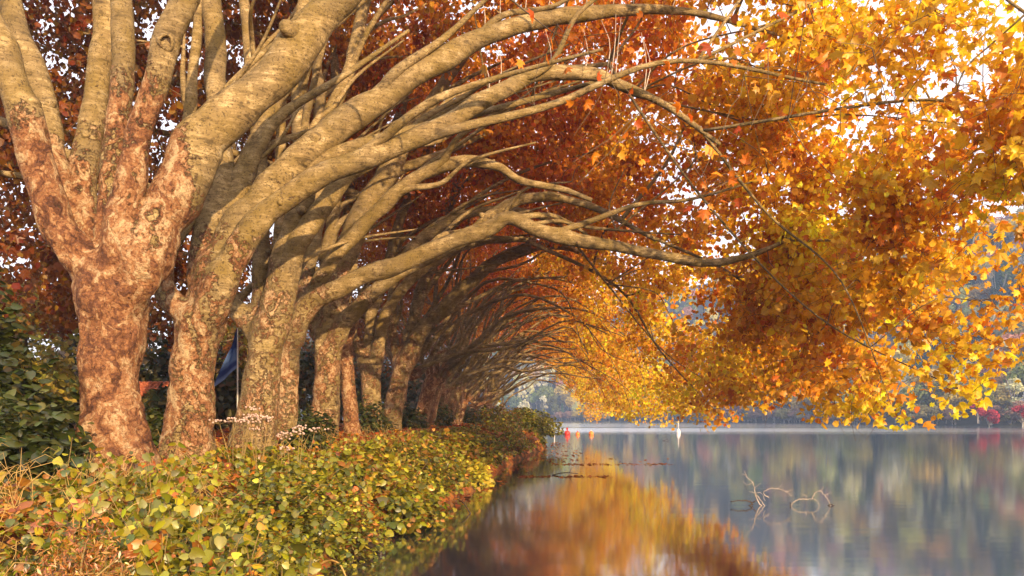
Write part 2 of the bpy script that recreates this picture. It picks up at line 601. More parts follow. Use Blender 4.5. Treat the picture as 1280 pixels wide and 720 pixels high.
ys = np.concatenate([np.arange(-6, 30, 0.3), np.arange(30, 60, 0.6), np.arange(60, 140, 2.0)])
ds = np.concatenate([np.arange(-1.5, 4, 0.18), np.arange(4, 12, 0.7), np.arange(12, 200, 8)])
YY, DD = np.meshgrid(ys, ds, indexing='ij')
XX = x_shore(YY) - DD
ZZ = bank_z(DD, YY) + 0.04 * R.normal(size=YY.shape) * (DD > -0.2)
ny, nd = YY.shape
i, j = np.meshgrid(np.arange(ny - 1), np.arange(nd - 1), indexing='ij')
q = np.stack([i * nd + j, i * nd + j + 1, (i + 1) * nd + j + 1, (i + 1) * nd + j], -1).reshape(-1, 4)[:, ::-1]
tag(link('bank', mesh_np('bank', np.stack([XX, YY, ZZ], -1).reshape(-1, 3), q.ravel(), np.full(len(q), 4), M_GROUND, True)), kind='structure')

wv = [(-500, -40, 0), (800, -40, 0), (800, 620, 0), (-500, 620, 0)]
tag(link('water', mesh_np('water', wv, [0, 1, 2, 3], [4], M_WATER)), kind='structure')

# ------------------------------------------------------------------ wooded hills on the far shore
FS = np.array([(-260, 470), (-60, 410), (20, 372), (60, 330), (75, 262), (90, 205), (98, 160), (107, 140), (150, 115), (240, 80), (420, 40)], float)


def far_point(s, back):
    """s in 0..1 along the far shore, back = metres inland"""
    seg = np.linalg.norm(np.diff(FS, axis=0), axis=1)
    cum = np.concatenate([[0], np.cumsum(seg)]) / seg.sum()
    x, y = np.interp(s, cum, FS[:, 0]), np.interp(s, cum, FS[:, 1])
    e = 0.012
    dx = np.interp(np.clip(s + e, 0, 1), cum, FS[:, 0]) - np.interp(np.clip(s - e, 0, 1), cum, FS[:, 0])
    dy = np.interp(np.clip(s + e, 0, 1), cum, FS[:, 1]) - np.interp(np.clip(s - e, 0, 1), cum, FS[:, 1])
    L = np.hypot(dx, dy) + 1e-9
    return x - dy / L * back, y + dx / L * back


def hill_z(back, s):
    z = np.interp(back, [-8, 0, 6, 14, 60, 140, 220, 320], [-1.2, 0.0, 0.9, 2.5, 33, 80, 104, 110])
    return z * (0.86 + 0.16 * np.sin(s * 17 + 1.0) + 0.08 * np.sin(s * 41))


ss, bb = np.linspace(0, 1, 90), np.concatenate([[-8, 0, 3, 6, 10, 14], np.arange(22, 320, 12)])
SSg, BBg = np.meshgrid(ss, bb, indexing='ij')
hx, hy = far_point(SSg, BBg)
# keep the inland fan from folding over itself at the bend of the bay
hz = hill_z(BBg, SSg)
n0, n1 = SSg.shape
i, j = np.meshgrid(np.arange(n0 - 1), np.arange(n1 - 1), indexing='ij')
q = np.stack([i * n1 + j, (i + 1) * n1 + j, (i + 1) * n1 + j + 1, i * n1 + j + 1], -1).reshape(-1, 4)
tag(link('hill', mesh_np('hill', np.stack([hx, hy, hz], -1).reshape(-1, 3), q.ravel(), np.full(len(q), 4), M_HILL, True)), kind='structure')


def far_tree_mesh(seed, form):
    rs = np.random.RandomState(seed)
    n = 1500
    if form == 'round':
        nb = 16
        th, ph = rs.uniform(0, 6.28, nb), rs.uniform(-0.5, 1.3, nb)
        cen = np.stack([np.cos(th) * np.cos(ph) * 2.3, np.sin(th) * np.cos(ph) * 2.3, 6.0 + np.sin(ph) * 3.0], -1)
        rr = rs.uniform(0.9, 1.7, nb)
        k = rs.randint(0, nb, n)
        dd = rs.normal(size=(n, 3)); dd /= np.linalg.norm(dd, axis=1)[:, None]
        pos = cen[k] + dd * (rr[k] * rs.uniform(0.55, 1.0, n) ** 0.5)[:, None]
        out = dd
    elif form == 'cone':
        h = rs.uniform(0, 1, n) ** 1.4
        a = rs.uniform(0, 6.28, n)
        tier = 0.75 + 0.25 * np.abs(np.sin(h * 26))
        r = (1 - h) * 2.5 * tier * rs.uniform(0.5, 1, n) ** 0.4 + 0.1
        pos = np.stack([np.cos(a) * r, np.sin(a) * r, 1.5 + h * 11.5], -1)
        out = np.stack([np.cos(a), np.sin(a), 0.3 * np.ones(n)], -1)
    else:                                           # loose airy crown with a pale stem showing
        nb = 22
        hh = rs.uniform(2.5, 11, nb)
        th = rs.uniform(0, 6.28, nb)
        sp = np.interp(hh, [2.5, 5, 9, 11], [1.3, 2.4, 1.7, 0.5]) * rs.uniform(0.4, 1, nb)
        cen = np.stack([np.cos(th) * sp, np.sin(th) * sp, hh], -1)
        rr = rs.uniform(0.5, 1.1, nb)
        k = rs.randint(0, nb, n)
        dd = rs.normal(size=(n, 3)); dd /= np.linalg.norm(dd, axis=1)[:, None]
        pos = cen[k] + dd * (rr[k] * rs.uniform(0.4, 1.0, n))[:, None]
        out = dd
    tv, tf = T_QUAD
    fr = frames(n, 0.1, out, 1.3, rs)
    vv = pos[:, None, :] + rs.uniform(0.35, 0.75, n)[:, None, None] * np.einsum('nij,mj->nmi', fr, tv)
    tb = Tubes()
    top = 5.5 if form == 'round' else 10
    tb.add(catmull([(0, 0, -1), (0.1, 0, top * 0.5), (-0.1, 0.1, top)], 6), np.linspace(0.24, 0.06, 6), 5)
    for q_ in range(5):
        a = rs.uniform(0, 6.28)
        tb.add([(0, 0, top * 0.4), (math.cos(a) * 1.2, math.sin(a) * 1.2, top * 0.8), (math.cos(a) * 1.9, math.sin(a) * 1.9, top * 1.1)], [0.1, 0.07, 0.03], 4)
    tvv = np.vstack(tb.v)
    ff = np.concatenate([np.arange(n * 4), np.concatenate(tb.f) + n * 4])
    sz = np.concatenate([np.full(n, 4), np.concatenate(tb.s)])
    mi = np.concatenate([np.zeros(n), np.ones(len(sz) - n)])
    return mesh_np('far_' + form + '_tree', np.vstack([vv.reshape(-1, 3), tvv]), ff, sz, [M_FAR, M_FTRUNK], False, matidx=mi)


FARM = {f: [far_tree_mesh(100 + 7 * k + len(f), f) for k in range(3)] for f in ('round', 'cone', 'loose')}
KINDS = [
    ('broadleaf_tree', 'round', (0.10, 0.12, 0.035), 'green round-crowned tree on far hillside', 'green trees on the far hillside', 0.26),
    ('tawny_tree', 'round', (0.30, 0.22, 0.06), 'tawny yellow round-crowned tree on far hillside', 'tawny trees on the far hillside', 0.24),
    ('russet_tree', 'round', (0.24, 0.12, 0.10), 'russet round-crowned tree on far hillside', 'russet trees on the far hillside', 0.13),
    ('conifer_tree', 'cone', (0.035, 0.06, 0.035), 'dark blue-green conifer on far hillside', 'conifers on the far hillside', 0.18),
    ('birch_tree', 'loose', (0.34, 0.32, 0.16), 'slender pale airy tree on far hillside', 'pale airy trees on the far hillside', 0.19)]


def far_tree(kind, x, y, z, sc, rs):
    nm, form, colr, lab, grp, _ = kind
    px = CX + F * x / y
    where = ', seen through the arch' if px < 725 else ', below the orange leaves' if px < 1060 else ', at the right edge'
    where += ', high up' if z > 28 else ', low near the water'
    lab = lab + where
    grp = grp + where.replace(',', '')
    o = link(nm, FARM[form][rs.randint(3)])
    o.location = (x, y, z - 0.2)
    o.rotation_euler = (0, 0, rs.uniform(0, 6.28))
    w = sc * rs.uniform(0.9, 1.2)
    o.scale = (w, w, sc)
    cc = np.clip(np.array(colr) * (1.15 if form == 'cone' else 1.8) * math.exp(rs.normal(0, 0.28)) * np.exp(rs.normal(0, 0.12, 3)), 0, 0.6)
    o.color = (*cc, 1)
    tag(o, lab, 'tree', grp)
    return o


rs = np.random.RandomState(3)
cnt = 0
pts_used = []
for tries in range(14000):
    s_, b_ = rs.uniform(0.10, 0.93), rs.uniform(0, 1) ** 1.25 * 190 + 3
    x, y = far_point(np.array([s_]), np.array([b_]))
    x, y = float(x[0]), float(y[0])
    z = float(hill_z(b_, s_))
    px, py = CX + F * x / y, HZ - F * (z + 8 - EYE) / y
    if not (595 < px < 1400 and y > 30) or py < 250: continue
    dist = math.hypot(x, y)
    mind = 2.9 + dist * 0.007
    if any((x - a) ** 2 + (y - b) ** 2 < mind ** 2 for a, b in pts_used): continue
    # hidden behind the leaf curtain and the trees in front: thin out
    if 735 < px < 960 and py < 450 and rs.rand() < 0.8: continue
    pts_used.append((x, y))
    w = np.array([k[5] for k in KINDS])
    kd = KINDS[rs.choice(len(KINDS), p=w / w.sum())]
    far_tree(kd, x, y, z, rs.uniform(0.85, 1.45) * (1.0 if b_ > 8 else 0.7), rs)
    cnt += 1
    if cnt >= 860: break

# small bushes right at the far waterline, two of them crimson
for k in range(230):
    s_ = rs.uniform(0.2, 0.86)
    x, y = far_point(np.array([s_]), np.array([rs.uniform(1.0, 4.0)]))
    x, y = float(x[0]), float(y[0])
    px = CX + F * x / y
    if not 600 < px < 1330: continue
    o = link('shore_bush', FARM['round'][rs.randint(3)])
    sc = rs.uniform(0.26, 0.6)
    o.location = (x, y, -1.0 * sc)
    o.scale = (sc * 1.5, sc * 1.5, sc)
    o.rotation_euler = (0, 0, rs.uniform(0, 6))
    cc = [(0.30, 0.27, 0.10), (0.12, 0.14, 0.05), (0.30, 0.19, 0.14), (0.4, 0.33, 0.12)][rs.randint(4)]
    o.color = (*cc, 1)
    wh = 'seen through the arch' if px < 725 else 'below the orange leaves' if px < 1060 else 'near the right edge'
    tag(o, 'low bush on the water line of the far shore ' + wh, 'bush', 'low far shore bushes ' + wh)
for px, py, Yd, sc, lab in ((1236, 527, 141, 0.55, 'crimson bush at the far water line, lower left of the red ones'),
                            (1222, 516, 146, 0.5, 'crimson bush set higher behind the red bush on the far shore'),
                            (1278, 522, 134, 0.55, 'crimson bush on the far shore at the right edge of the picture')):
    p = P(px, py, Yd)
    o = link('red_bush', FARM['round'][1])
    o.location = (p[0], p[1], p[2] - 3.6 * sc)
    o.scale = (sc, sc, sc * 0.8)
    o.color = (0.45, 0.035, 0.05, 1)
    tag(o, lab, 'bush', 'crimson bushes on the far shore')

# ------------------------------------------------------------------ the row of plane trees
ORANGE = [(0.62, 0.22, 0.02), (0.72, 0.33, 0.025), (0.80, 0.46, 0.03), (0.50, 0.13, 0.015), (0.34, 0.09, 0.015)]


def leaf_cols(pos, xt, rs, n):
    """autumn colour plus painted light: russet on the land side, yellow as if lit through at the outer tips"""
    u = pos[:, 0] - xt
    k = np.clip((u + 3) / np.where(pos[:, 1] < 16, 14.6, 16.2) + 0.20 * smooth01(pos[:, 1], 16, 30), 0, 1)  # light through the outer leaves is put into the colour as yellow
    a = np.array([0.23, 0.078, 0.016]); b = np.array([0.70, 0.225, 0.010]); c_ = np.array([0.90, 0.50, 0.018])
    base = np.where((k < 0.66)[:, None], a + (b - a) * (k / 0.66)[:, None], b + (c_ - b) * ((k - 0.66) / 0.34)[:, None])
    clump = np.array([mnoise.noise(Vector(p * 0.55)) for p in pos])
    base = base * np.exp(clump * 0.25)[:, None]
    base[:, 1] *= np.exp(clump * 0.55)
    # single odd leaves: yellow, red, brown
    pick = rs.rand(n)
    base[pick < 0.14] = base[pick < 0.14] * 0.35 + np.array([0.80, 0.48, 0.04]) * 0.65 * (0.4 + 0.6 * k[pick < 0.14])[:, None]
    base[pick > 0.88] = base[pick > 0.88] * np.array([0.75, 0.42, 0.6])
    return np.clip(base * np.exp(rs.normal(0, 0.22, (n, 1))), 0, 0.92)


SHELL = np.array([(-6.6, 4.6), (-6.3, 7.0), (-4.0, 9.8), (0.0, 10.8), (4.0, 10.4), (7.2, 9.0), (9.6, 7.0), (11.2, 5.0), (12.0, 2.5)])
SHELL_NEAR = np.array([(-6.8, 4.6), (-6.6, 7.5), (-4.6, 11.2), (0.0, 13.2), (4.5, 13.4), (8.0, 12.2), (10.4, 9.4), (11.8, 6.2), (12.3, 2.5)])
SHELL_W = np.array([0.35, 0.7, 1.1, 1.0, 1.0, 0.9, 0.8, 0.75])


def shell_points(n, xt, yt, yspan, zb, rs, reach=1.0, extra=0.0):
    t_ = float(smooth01(yt, 17, 27))
    SH = SHELL * t_ + SHELL_NEAR * (1 - t_)
    seg = np.linalg.norm(np.diff(SH, axis=0), axis=1) * (SHELL_W if t_ > 0.5 else SHELL_W * np.array([1.0, .8, .35, .2, .3, .8, 1.2, 1.7] if yt > 12.5 else [.6, .5, .2, .15, .2, .5, 1.0, 1.7]))
    pr = seg / seg.sum()
    out = []
    while len(out) < n:
        k = rs.choice(len(pr), p=pr)
        f = rs.rand()
        a, b = SH[k].copy(), SH[k + 1].copy()
        if k == len(pr) - 1: b[1] = zb
        uz = a + (b - a) * f
        nrm = np.array([-(b - a)[1], (b - a)[0]])
        nrm /= np.linalg.norm(nrm)
        off = rs.normal(0.15, 0.62)
        uz = uz + nrm * off
        y = yt + rs.uniform(-yspan, yspan)
        p = np.array([xt + uz[0] * (reach if uz[0] > 0 else 1), y, uz[1]])
        nv = mnoise.noise(Vector((p[0] * 0.42, p[1] * 0.42, p[2] * 0.42))) + 0.5 * mnoise.noise(Vector(p * 0.95))
        if nv < (-0.13 if yt > 18 else 0.06): continue
        if p[2] < zb - 0.3: continue
        out.append(p)
    return np.array(out)


def limb_path(pts, Ys, n=None):
    """pts [(px, py, rpx)], Ys start..end depth -> path and radii in metres"""
    if n is None and pts[-1][2] > 5:        # carry a cut-off limb on to a thin tip
        (x0, y0, _), (x1, y1, r1) = pts[-2], pts[-1]
        pts = list(pts) + [(x1 + (x1 - x0) * 1.1, y1 + (y1 - y0) * 1.1, r1 * 0.6), (x1 + (x1 - x0) * 2.1 + 12, y1 + (y1 - y0) * 2.0, r1 * 0.22)]
    m = len(pts)
    yy = np.interp(np.linspace(0, 1, m), np.linspace(0, 1, len(Ys)), Ys)
    rows = np.array([[*P(a, b, y), 0.93 * r * y / F / math.hypot(1, (a - CX) / F)] for (a, b, r), y in zip(pts, yy)])
    if n is None:
        L = np.linalg.norm(np.diff(rows[:, :3], axis=0), axis=1).sum()
        n = max(8, int(L / 0.13))
    cr = catmull(rows, n)
    if n > 20:              # small kinks and swellings
        for k in range(n):
            q_ = Vector(cr[k, :3])
            w_ = min(1, k / 10)
            cr[k, 0] += w_ * 0.45 * cr[k, 3] * mnoise.noise(q_ * 1.3)
            cr[k, 2] += w_ * 0.45 * cr[k, 3] * mnoise.noise(q_ * 1.3 + Vector((7, 3, 1)))
            cr[k, 3] *= 1 + 0.16 * w_ * mnoise.noise(q_ * 1.9 + Vector((2, 9, 4)))
    return cr[:, :3], np.maximum(cr[:, 3], 0.008)


# trunks and the limbs one can follow in the photograph: (x px, y px, radius px)
TRACED = [
 dict(Y=9.5, zb=3.8, trunk=[(152, 620, 74), (147, 565, 58), (142, 530, 48), (138, 480, 43), (140, 430, 46), (141, 380, 52), (141, 335, 55)],
  label='nearest and thickest plane tree, flaking red trunk splitting into five upright limbs at left',
  limbs=[([(128, 350, 30), (100, 322, 31), (75, 280, 29), (52, 220, 27), (30, 150, 26), (8, 80, 25), (-20, 10, 23), (-60, -90, 18)], (9.45, 8.6)),
         ([(92, 290, 22), (72, 225, 21), (58, 160, 21), (45, 100, 20), (25, 40, 20), (5, -20, 18), (-40, -140, 12)], (9.7, 10.3)),
         ([(125, 330, 26), (108, 280, 23), (106, 230, 20), (116, 160, 19), (126, 80, 18), (131, 0, 17), (150, -150, 12)], (9.7, 10.4)),
         ([(140, 320, 22), (138, 250, 18), (146, 170, 17), (152, 100, 16), (154, 30, 16), (158, -60, 14), (190, -190, 9)], (9.5, 9.9)),
         ([(148, 345, 32), (152, 290, 28), (158, 240, 23), (170, 190, 20), (188, 125, 19), (207, 62, 19), (232, 0, 18), (275, -100, 13)], (9.3, 8.9)),
         ([(165, 350, 36), (192, 300, 37), (215, 255, 37), (242, 200, 37), (285, 150, 32), (335, 98, 28), (385, 45, 26), (430, -8, 24), (500, -90, 17), (610, -170, 9)], (9.3, 10.2))]),
 dict(Y=11.3, zb=3.3, trunk=[(232, 610, 62), (235, 560, 47), (238, 520, 39), (240, 470, 35), (244, 430, 36), (250, 395, 41)],
  label='second plane tree of the row, two long pale limbs arching from it over the water',
  limbs=[([(240, 400, 19), (217, 380, 19), (206, 350, 17), (210, 305, 15), (220, 245, 13), (230, 180, 11), (240, 110, 9), (246, 30, 7)], (11.2, 11.8)),
         ([(258, 405, 34), (260, 355, 30), (265, 300, 27), (272, 235, 24), (273, 160, 19), (270, 90, 17), (264, 20, 16), (262, -60, 13)], (11.4, 12.2)),
         ([(268, 345, 22), (285, 280, 21), (305, 220, 18), (328, 165, 15), (345, 115, 13), (362, 60, 11), (390, -20, 9)], (11.5, 12.6)),
         ([(262, 360, 30), (288, 300, 28), (330, 245, 26), (390, 187, 22), (450, 138, 20), (510, 98, 18), (565, 65, 16), (640, 35, 13), (720, 18, 11), (790, 12, 8), (870, 16, 5), (960, 40, 3)], (11.3, 12.2, 13.2)),
         ([(266, 378, 28), (285, 335, 24), (310, 288, 21), (352, 252, 19), (420, 210, 17), (500, 180, 15), (570, 147, 14), (630, 115, 13), (680, 94, 11), (740, 93, 10), (780, 108, 7), (830, 130, 5), (900, 180, 3)], (11.1, 11.4, 12.2))]),
 dict(Y=14.0, zb=2.2, trunk=[(315, 580, 48), (318, 545, 38), (324, 500, 31), (330, 450, 28), (336, 405, 29)],
  label='third plane tree of the row, pale pinkish trunk with a limb leaning back left',
  limbs=[([(325, 425, 17), (308, 398, 16), (290, 370, 14), (276, 340, 13), (262, 300, 11), (250, 240, 9), (240, 170, 7)], (14.1, 14.8)),
         ([(330, 400, 20), (326, 350, 15), (325, 300, 14), (324, 230, 13), (320, 160, 11), (312, 80, 9), (305, 0, 8)], (14.3, 15.2)),
         ([(342, 405, 26), (352, 350, 23), (364, 300, 21), (376, 250, 18), (379, 190, 14), (374, 120, 13), (376, 50, 12), (384, -20, 10)], (14, 14.6)),
         ([(362, 320, 16), (386, 285, 15), (408, 255, 14), (432, 225, 13), (470, 197, 10), (520, 165, 8), (590, 125, 7), (680, 90, 5), (760, 80, 3)], (13.9, 14.4, 15)),
         ([(378, 215, 11), (395, 170, 11), (418, 130, 11), (436, 90, 10), (448, 40, 9), (462, -20, 8)], (14.5, 15.6))]),
 dict(Y=17.0, zb=3.1, trunk=[(354, 575, 30), (355, 540, 23), (358, 480, 19), (362, 430, 19), (366, 410, 19)],
  label='fourth plane tree, half behind the third, with one long low limb over the water',
  limbs=[([(364, 430, 18), (374, 400, 17), (400, 372, 16), (442, 350, 14), (500, 328, 13), (560, 304, 12), (610, 288, 12), (640, 273, 11), (685, 292, 11), (705, 296, 12), (760, 306, 9), (830, 321, 8), (890, 328, 7), (930, 322, 5), (985, 300, 3)], (16.8, 15.4, 15)),
         ([(370, 415, 15), (382, 360, 12), (392, 300, 11), (400, 230, 10), (402, 160, 9), (396, 80, 8), (392, 0, 7)], (17, 17.8)),
         ([(360, 415, 13), (352, 360, 10), (348, 300, 9), (350, 230, 8), (352, 150, 7)], (17.2, 18)),
         ([(378, 385, 12), (420, 320, 11), (470, 265, 11), (520, 222, 10), (575, 202, 9), (620, 208, 7), (650, 225, 6), (700, 236, 5), (740, 250, 3)], (17, 16.2, 16))]),
 dict(Y=19.5, zb=2.7, trunk=[(402, 575, 34), (404, 545, 27), (408, 490, 21), (410, 440, 22), (412, 412, 25)],
  label='fifth plane tree, swollen collar at the fork and a straight limb rising to the right',
  limbs=[([(412, 420, 21), (420, 370, 20), (430, 325, 19), (450, 270, 18), (475, 230, 16), (500, 190, 14), (525, 150, 12), (552, 110, 10), (585, 60, 8), (620, 20, 6)], (19.5, 20.5)),
         ([(420, 425, 15), (432, 402, 14), (455, 376, 12), (495, 345, 11), (540, 318, 11), (585, 297, 10), (630, 258, 9), (690, 246, 7), (750, 262, 5), (820, 300, 3)], (19.3, 18.6, 18)),
         ([(404, 430, 12), (394, 408, 11), (388, 375, 10), (382, 330, 9), (386, 270, 8), (392, 200, 7)], (19.6, 20.4)),
         ([(410, 405, 13), (408, 350, 11), (412, 300, 10), (422, 240, 9), (425, 180, 8), (420, 100, 7)], (19.8, 21))]),
 dict(Y=23.0, zb=2.3, trunk=[(446, 572, 20), (441, 545, 15), (436, 490, 12), (432, 440, 12), (430, 415, 12)],
  label='thin reddish leaning plane trunk just right of the fifth tree',
  limbs=[([(430, 425, 11), (432, 380, 10), (440, 330, 9), (455, 270, 9), (478, 210, 8), (500, 140, 7)], (23, 24)),
         ([(432, 425, 10), (450, 385, 9), (485, 345, 8), (530, 300, 8), (580, 270, 7), (640, 262, 5), (700, 280, 3)], (22.8, 22))]),
 dict(Y=26.0, zb=1.9, trunk=[(466, 562, 24), (465, 535, 18), (464, 490, 16), (463, 455, 17)],
  label='stubby plane tree with a low three-way fork, seventh along the row',
  limbs=[([(458, 462, 11), (446, 432, 9), (436, 405, 9), (430, 360, 8), (432, 300, 7), (440, 230, 6)], (26, 26.6)),
         ([(468, 462, 12), (474, 430, 10), (480, 400, 9), (500, 366, 8), (525, 340, 8), (565, 315, 7), (610, 300, 6), (670, 300, 4)], (26, 25.4)),
         ([(464, 458, 12), (462, 420, 9), (470, 370, 9), (490, 310, 8), (510, 250, 7), (535, 190, 6)], (26.2, 27))]),
 dict(Y=29.0, zb=2.5, trunk=[(484, 562, 24), (488, 540, 18), (493, 505, 16), (502, 465, 15), (510, 445, 15)],
  label='plane tree leaning strongly right toward the lake, eighth along the row',
  limbs=[([(506, 455, 15), (522, 424, 13), (548, 395, 11), (580, 360, 10), (612, 332, 9), (650, 312, 7), (700, 308, 5), (760, 330, 3)], (29, 28)),
         ([(508, 455, 12), (515, 410, 10), (528, 360, 9), (545, 310, 8), (565, 250, 7), (590, 190, 5)], (29.2, 30)),
         ([(500, 465, 10), (492, 430, 8), (490, 380, 8), (496, 320, 7), (504, 250, 6)], (29.2, 30))]),
]
ROW_X = np.array([(30, -4.8), (38, -4.4), (46, -4.0), (54, -3.6), (62, -3.2), (72, -2.9), (84, -2.8), (95, -3.4)])
ORD = ['ninth', 'tenth', 'eleventh', 'twelfth']


def bark_old(crotch, lo=0.5, hi=2.4, top=1.0):
    def fn(vv):
        d = np.linalg.norm(vv - crotch, axis=1)
        w_ = vv + crotch * 7.3
        d = d + 0.9 * np.sin(w_[:, 0] * 2.3 + 1.7 * np.sin(w_[:, 1] * 1.3)) * np.sin(w_[:, 0] * 1.1 + w_[:, 2] * 1.6)
        b = 1 - smooth01(d, lo, hi)
        return top * np.where(vv[:, 2] < crotch[2] + 0.1, 1.0, b)
    return fn


def fuse(tubes, voxel, base, crotch, amp, hi=2.4, top=1.0):
    """weld overlapping tubes into one skin, then give it bark lumps"""
    me = tubes.mesh('tmp', M_BARK)
    o = bpy.data.objects.new('tmp', me)
    COL.objects.link(o)
    r = o.modifiers.new('r', 'REMESH')
    r.mode = 'VOXEL'
    r.voxel_size = voxel
    s_ = o.modifiers.new('s', 'SMOOTH')
    s_.factor, s_.iterations = 0.6, 7
    dg = bpy.context.evaluated_depsgraph_get()
    dg.update()
    out = bpy.data.meshes.new_from_object(o.evaluated_get(dg))
    bpy.data.objects.remove(o)
    n = len(out.vertices)
    co = np.empty(n * 3, np.float32)
    out.vertices.foreach_get('co', co)
    co = co.reshape(-1, 3)
    no = np.empty(n * 3, np.float32)
    out.vertices.foreach_get('normal', no)
    no = no.reshape(-1, 3)
    old = bark_old(crotch, hi=hi, top=top)(co)
    disp = np.empty(n)
    for k in range(n):
        x = Vector(co[k])
        xs = Vector((x.x, x.y, x.z * 0.7))
        disp[k] = mnoise.noise(xs * 2.3) * 0.055 + mnoise.noise(xs * 5.5) * 0.035 + mnoise.noise(x * 13) * 0.016
    co = co + no * (disp * amp * (0.35 + 0.65 * old))[:, None]
    out.vertices.foreach_set('co', (co).astype(np.float32).ravel())
    out.polygons.foreach_set('use_smooth', np.ones(len(out.polygons), bool))
    a = out.attributes.new('bark', 'FLOAT', 'POINT')
    a.data.foreach_set('value', old.astype(np.float32))
    out.name = 'trunk'
    if not out.materials: out.materials.append(M_BARK)
    out.update()
    return out


def plane_tree(Y, zb, trunk, limbs, label, group, near, rs, n_clust, lpc, extra_pts=None, reach=1.0, hi=2.4, yspan=2.6, top=0.62, n_up=0, k_tree=9):
    """trunk = (path, radii); limbs = [(path, radii)] in world metres"""
    tp, tr = trunk
    base = np.array([tp[0][0], tp[0][1], 0.0])
    base[2] = float(ground_z(base[0], base[1]))
    crotch = tp[-1]
    root = thing('plane_tree', label, 'tree', tuple(base), group)
    # trunk skin with the sockets of its limbs
    tb = Tubes()
    up = tp[-1] - tp[-3]
    up = up / np.linalg.norm(up)
    tp2 = np.vstack([tp, tp[-1] + up * tr[-1] * 0.35, tp[-1] + up * tr[-1] * 0.62])
    tb.add(tp2 - base, np.concatenate([tr, [tr[-1] * 0.78, tr[-1] * 0.3]]), 14)
    for lp, lr in limbs:
        d = np.linalg.norm(lp - lp[0], axis=1)
        k = max(5, int(np.searchsorted(d, 0.45 + 3.2 * lr[0])))
        k = min(k, len(lp))
        low = tp[int(np.argmin(np.abs(np.linalg.norm(tp - crotch, axis=1) - 1.7 * tr[-1])))]     # socket rises from inside the trunk
        rows = np.vstack([np.append(low, lr[0] * 0.75), np.append(low * 0.45 + lp[0] * 0.55, lr[0] * 0.95),
                          np.c_[lp[2:k], lr[2:k] * np.interp(np.arange(2, k), [2, k * 0.5, k], [1.04, 1.04, 0.82])][::3]])
        rr_ = catmull(rows, 4 * len(rows))
        tb.add(rr_[:, :3] - base, rr_[:, 3], 12)
    for q_ in range(6):                                 # root flare
        a = q_ * 1.05 + rs.uniform(-0.3, 0.3)
        r0 = tr[len(tr) // 2]
        dr = np.array([math.cos(a), math.sin(a), 0])
        b0 = tp[0] - base
        tb.add([b0 + dr * r0 * 0.45 + (0, 0, 0.75), b0 + dr * r0 * 0.72 + (0, 0, 0.28), b0 + dr * r0 * 1.2 + (0, 0, -0.15)], [r0 * 0.30, r0 * 0.34, r0 * 0.30], 8)
    vox = max(0.03, 0.0033 * Y)
    me = fuse(tb, vox, base, crotch - base, 1.0 if near else 0.8, hi, top)
    link('trunk', me, root)
    nodes, nrad = [], []
    limb_objs = []
    forks = []
    if near:
        for lp, lr in limbs:
            L = np.linalg.norm(np.diff(lp, axis=0), axis=1).sum()
            if L < 3 or (k_tree == 0 and lr[0] < 0.3): continue
            for q_ in range(2 if k_tree == 0 else 3):
                i0 = int(len(lp) * rs.uniform(0.22, 0.62))
                tg = lp[min(i0 + 4, len(lp) - 1)] - lp[i0]
                tg = tg / np.linalg.norm(tg)
                d_ = tg * 0.8 + np.array([rs.uniform(-0.1, 0.75), rs.normal(0.15, 0.4), rs.uniform(0.1, 0.8)])
                d_ /= np.linalg.norm(d_)
                fl_ = rs.uniform(2.6, 5.0)
                bend = np.array([0.5, 0, -0.25]) * fl_ * rs.uniform(0.3, 1.0)
                r1 = lr[i0] * rs.uniform(0.42, 0.66)
                pp = [np.append(lp[i0] - tg * 0.1, r1)]
                for t in (0.18, 0.42, 0.7, 1.0):
                    pp.append(np.append(lp[i0] + d_ * fl_ * t + bend * t * t + rs.normal(0, 0.10, 3), r1 * (1 - 0.8 * t ** 0.8)))
                cr_ = catmull(pp, 30)
                forks.append((cr_[:, :3], np.maximum(cr_[:, 3], 0.012)))
        for li, (lp, lr) in enumerate(limbs):
            for q_ in range(2):
                i0 = int(len(lp) * rs.uniform(0.2, 0.7))
                dv = rs.normal(size=3) + np.array([0.2, -0.9, 0])
                dv /= np.linalg.norm(dv)
                ft = Tubes()
                r1 = lr[i0] * rs.uniform(0.28, 0.42)
                h_ = lr[i0] * rs.uniform(1.15, 1.55)
                ft.add([lp[i0] - base + dv * lr[i0] * 0.5, lp[i0] - base + dv * h_ * 0.9, lp[i0] - base + dv * h_], [r1 * 1.35, r1, r1 * 0.72], 9, lump=0.15, freq=9)
                link('stub', ft.mesh('stub', M_BARK, fl={'bark': lambda vv: np.full(len(vv), 0.2)}), root)
        if k_tree == 1:
            ft = Tubes()
            for li in (3, 4):
                lp, lr = limbs[li]
                for q_ in range(9):
                    i0 = int(len(lp) * rs.uniform(0.55, 0.9))
                    a_ = lp[i0] - base
                    L_ = rs.uniform(0.5, 1.1)
                    ft.add(catmull([a_, a_ + (rs.normal(0, 0.05), rs.normal(0, 0.05), L_ * 0.5), a_ + (rs.normal(0, 0.1), rs.normal(0, 0.1), L_)], 6), np.linspace(0.011, 0.003, 6), 5)
            link('sprout', ft.mesh('sprout', M_DRIFT), root, 'stuff')
        for fp, fr_ in forks:
            ft = Tubes()
            ft.add(fp - base, fr_, 10, lump=0.09, freq=3.2)
            link('branch', ft.mesh('branch', M_BARK, fl={'bark': lambda vv: np.zeros(len(vv))}), root)
            nodes.append(fp[8::3])
            nrad.append(fr_[8::3])
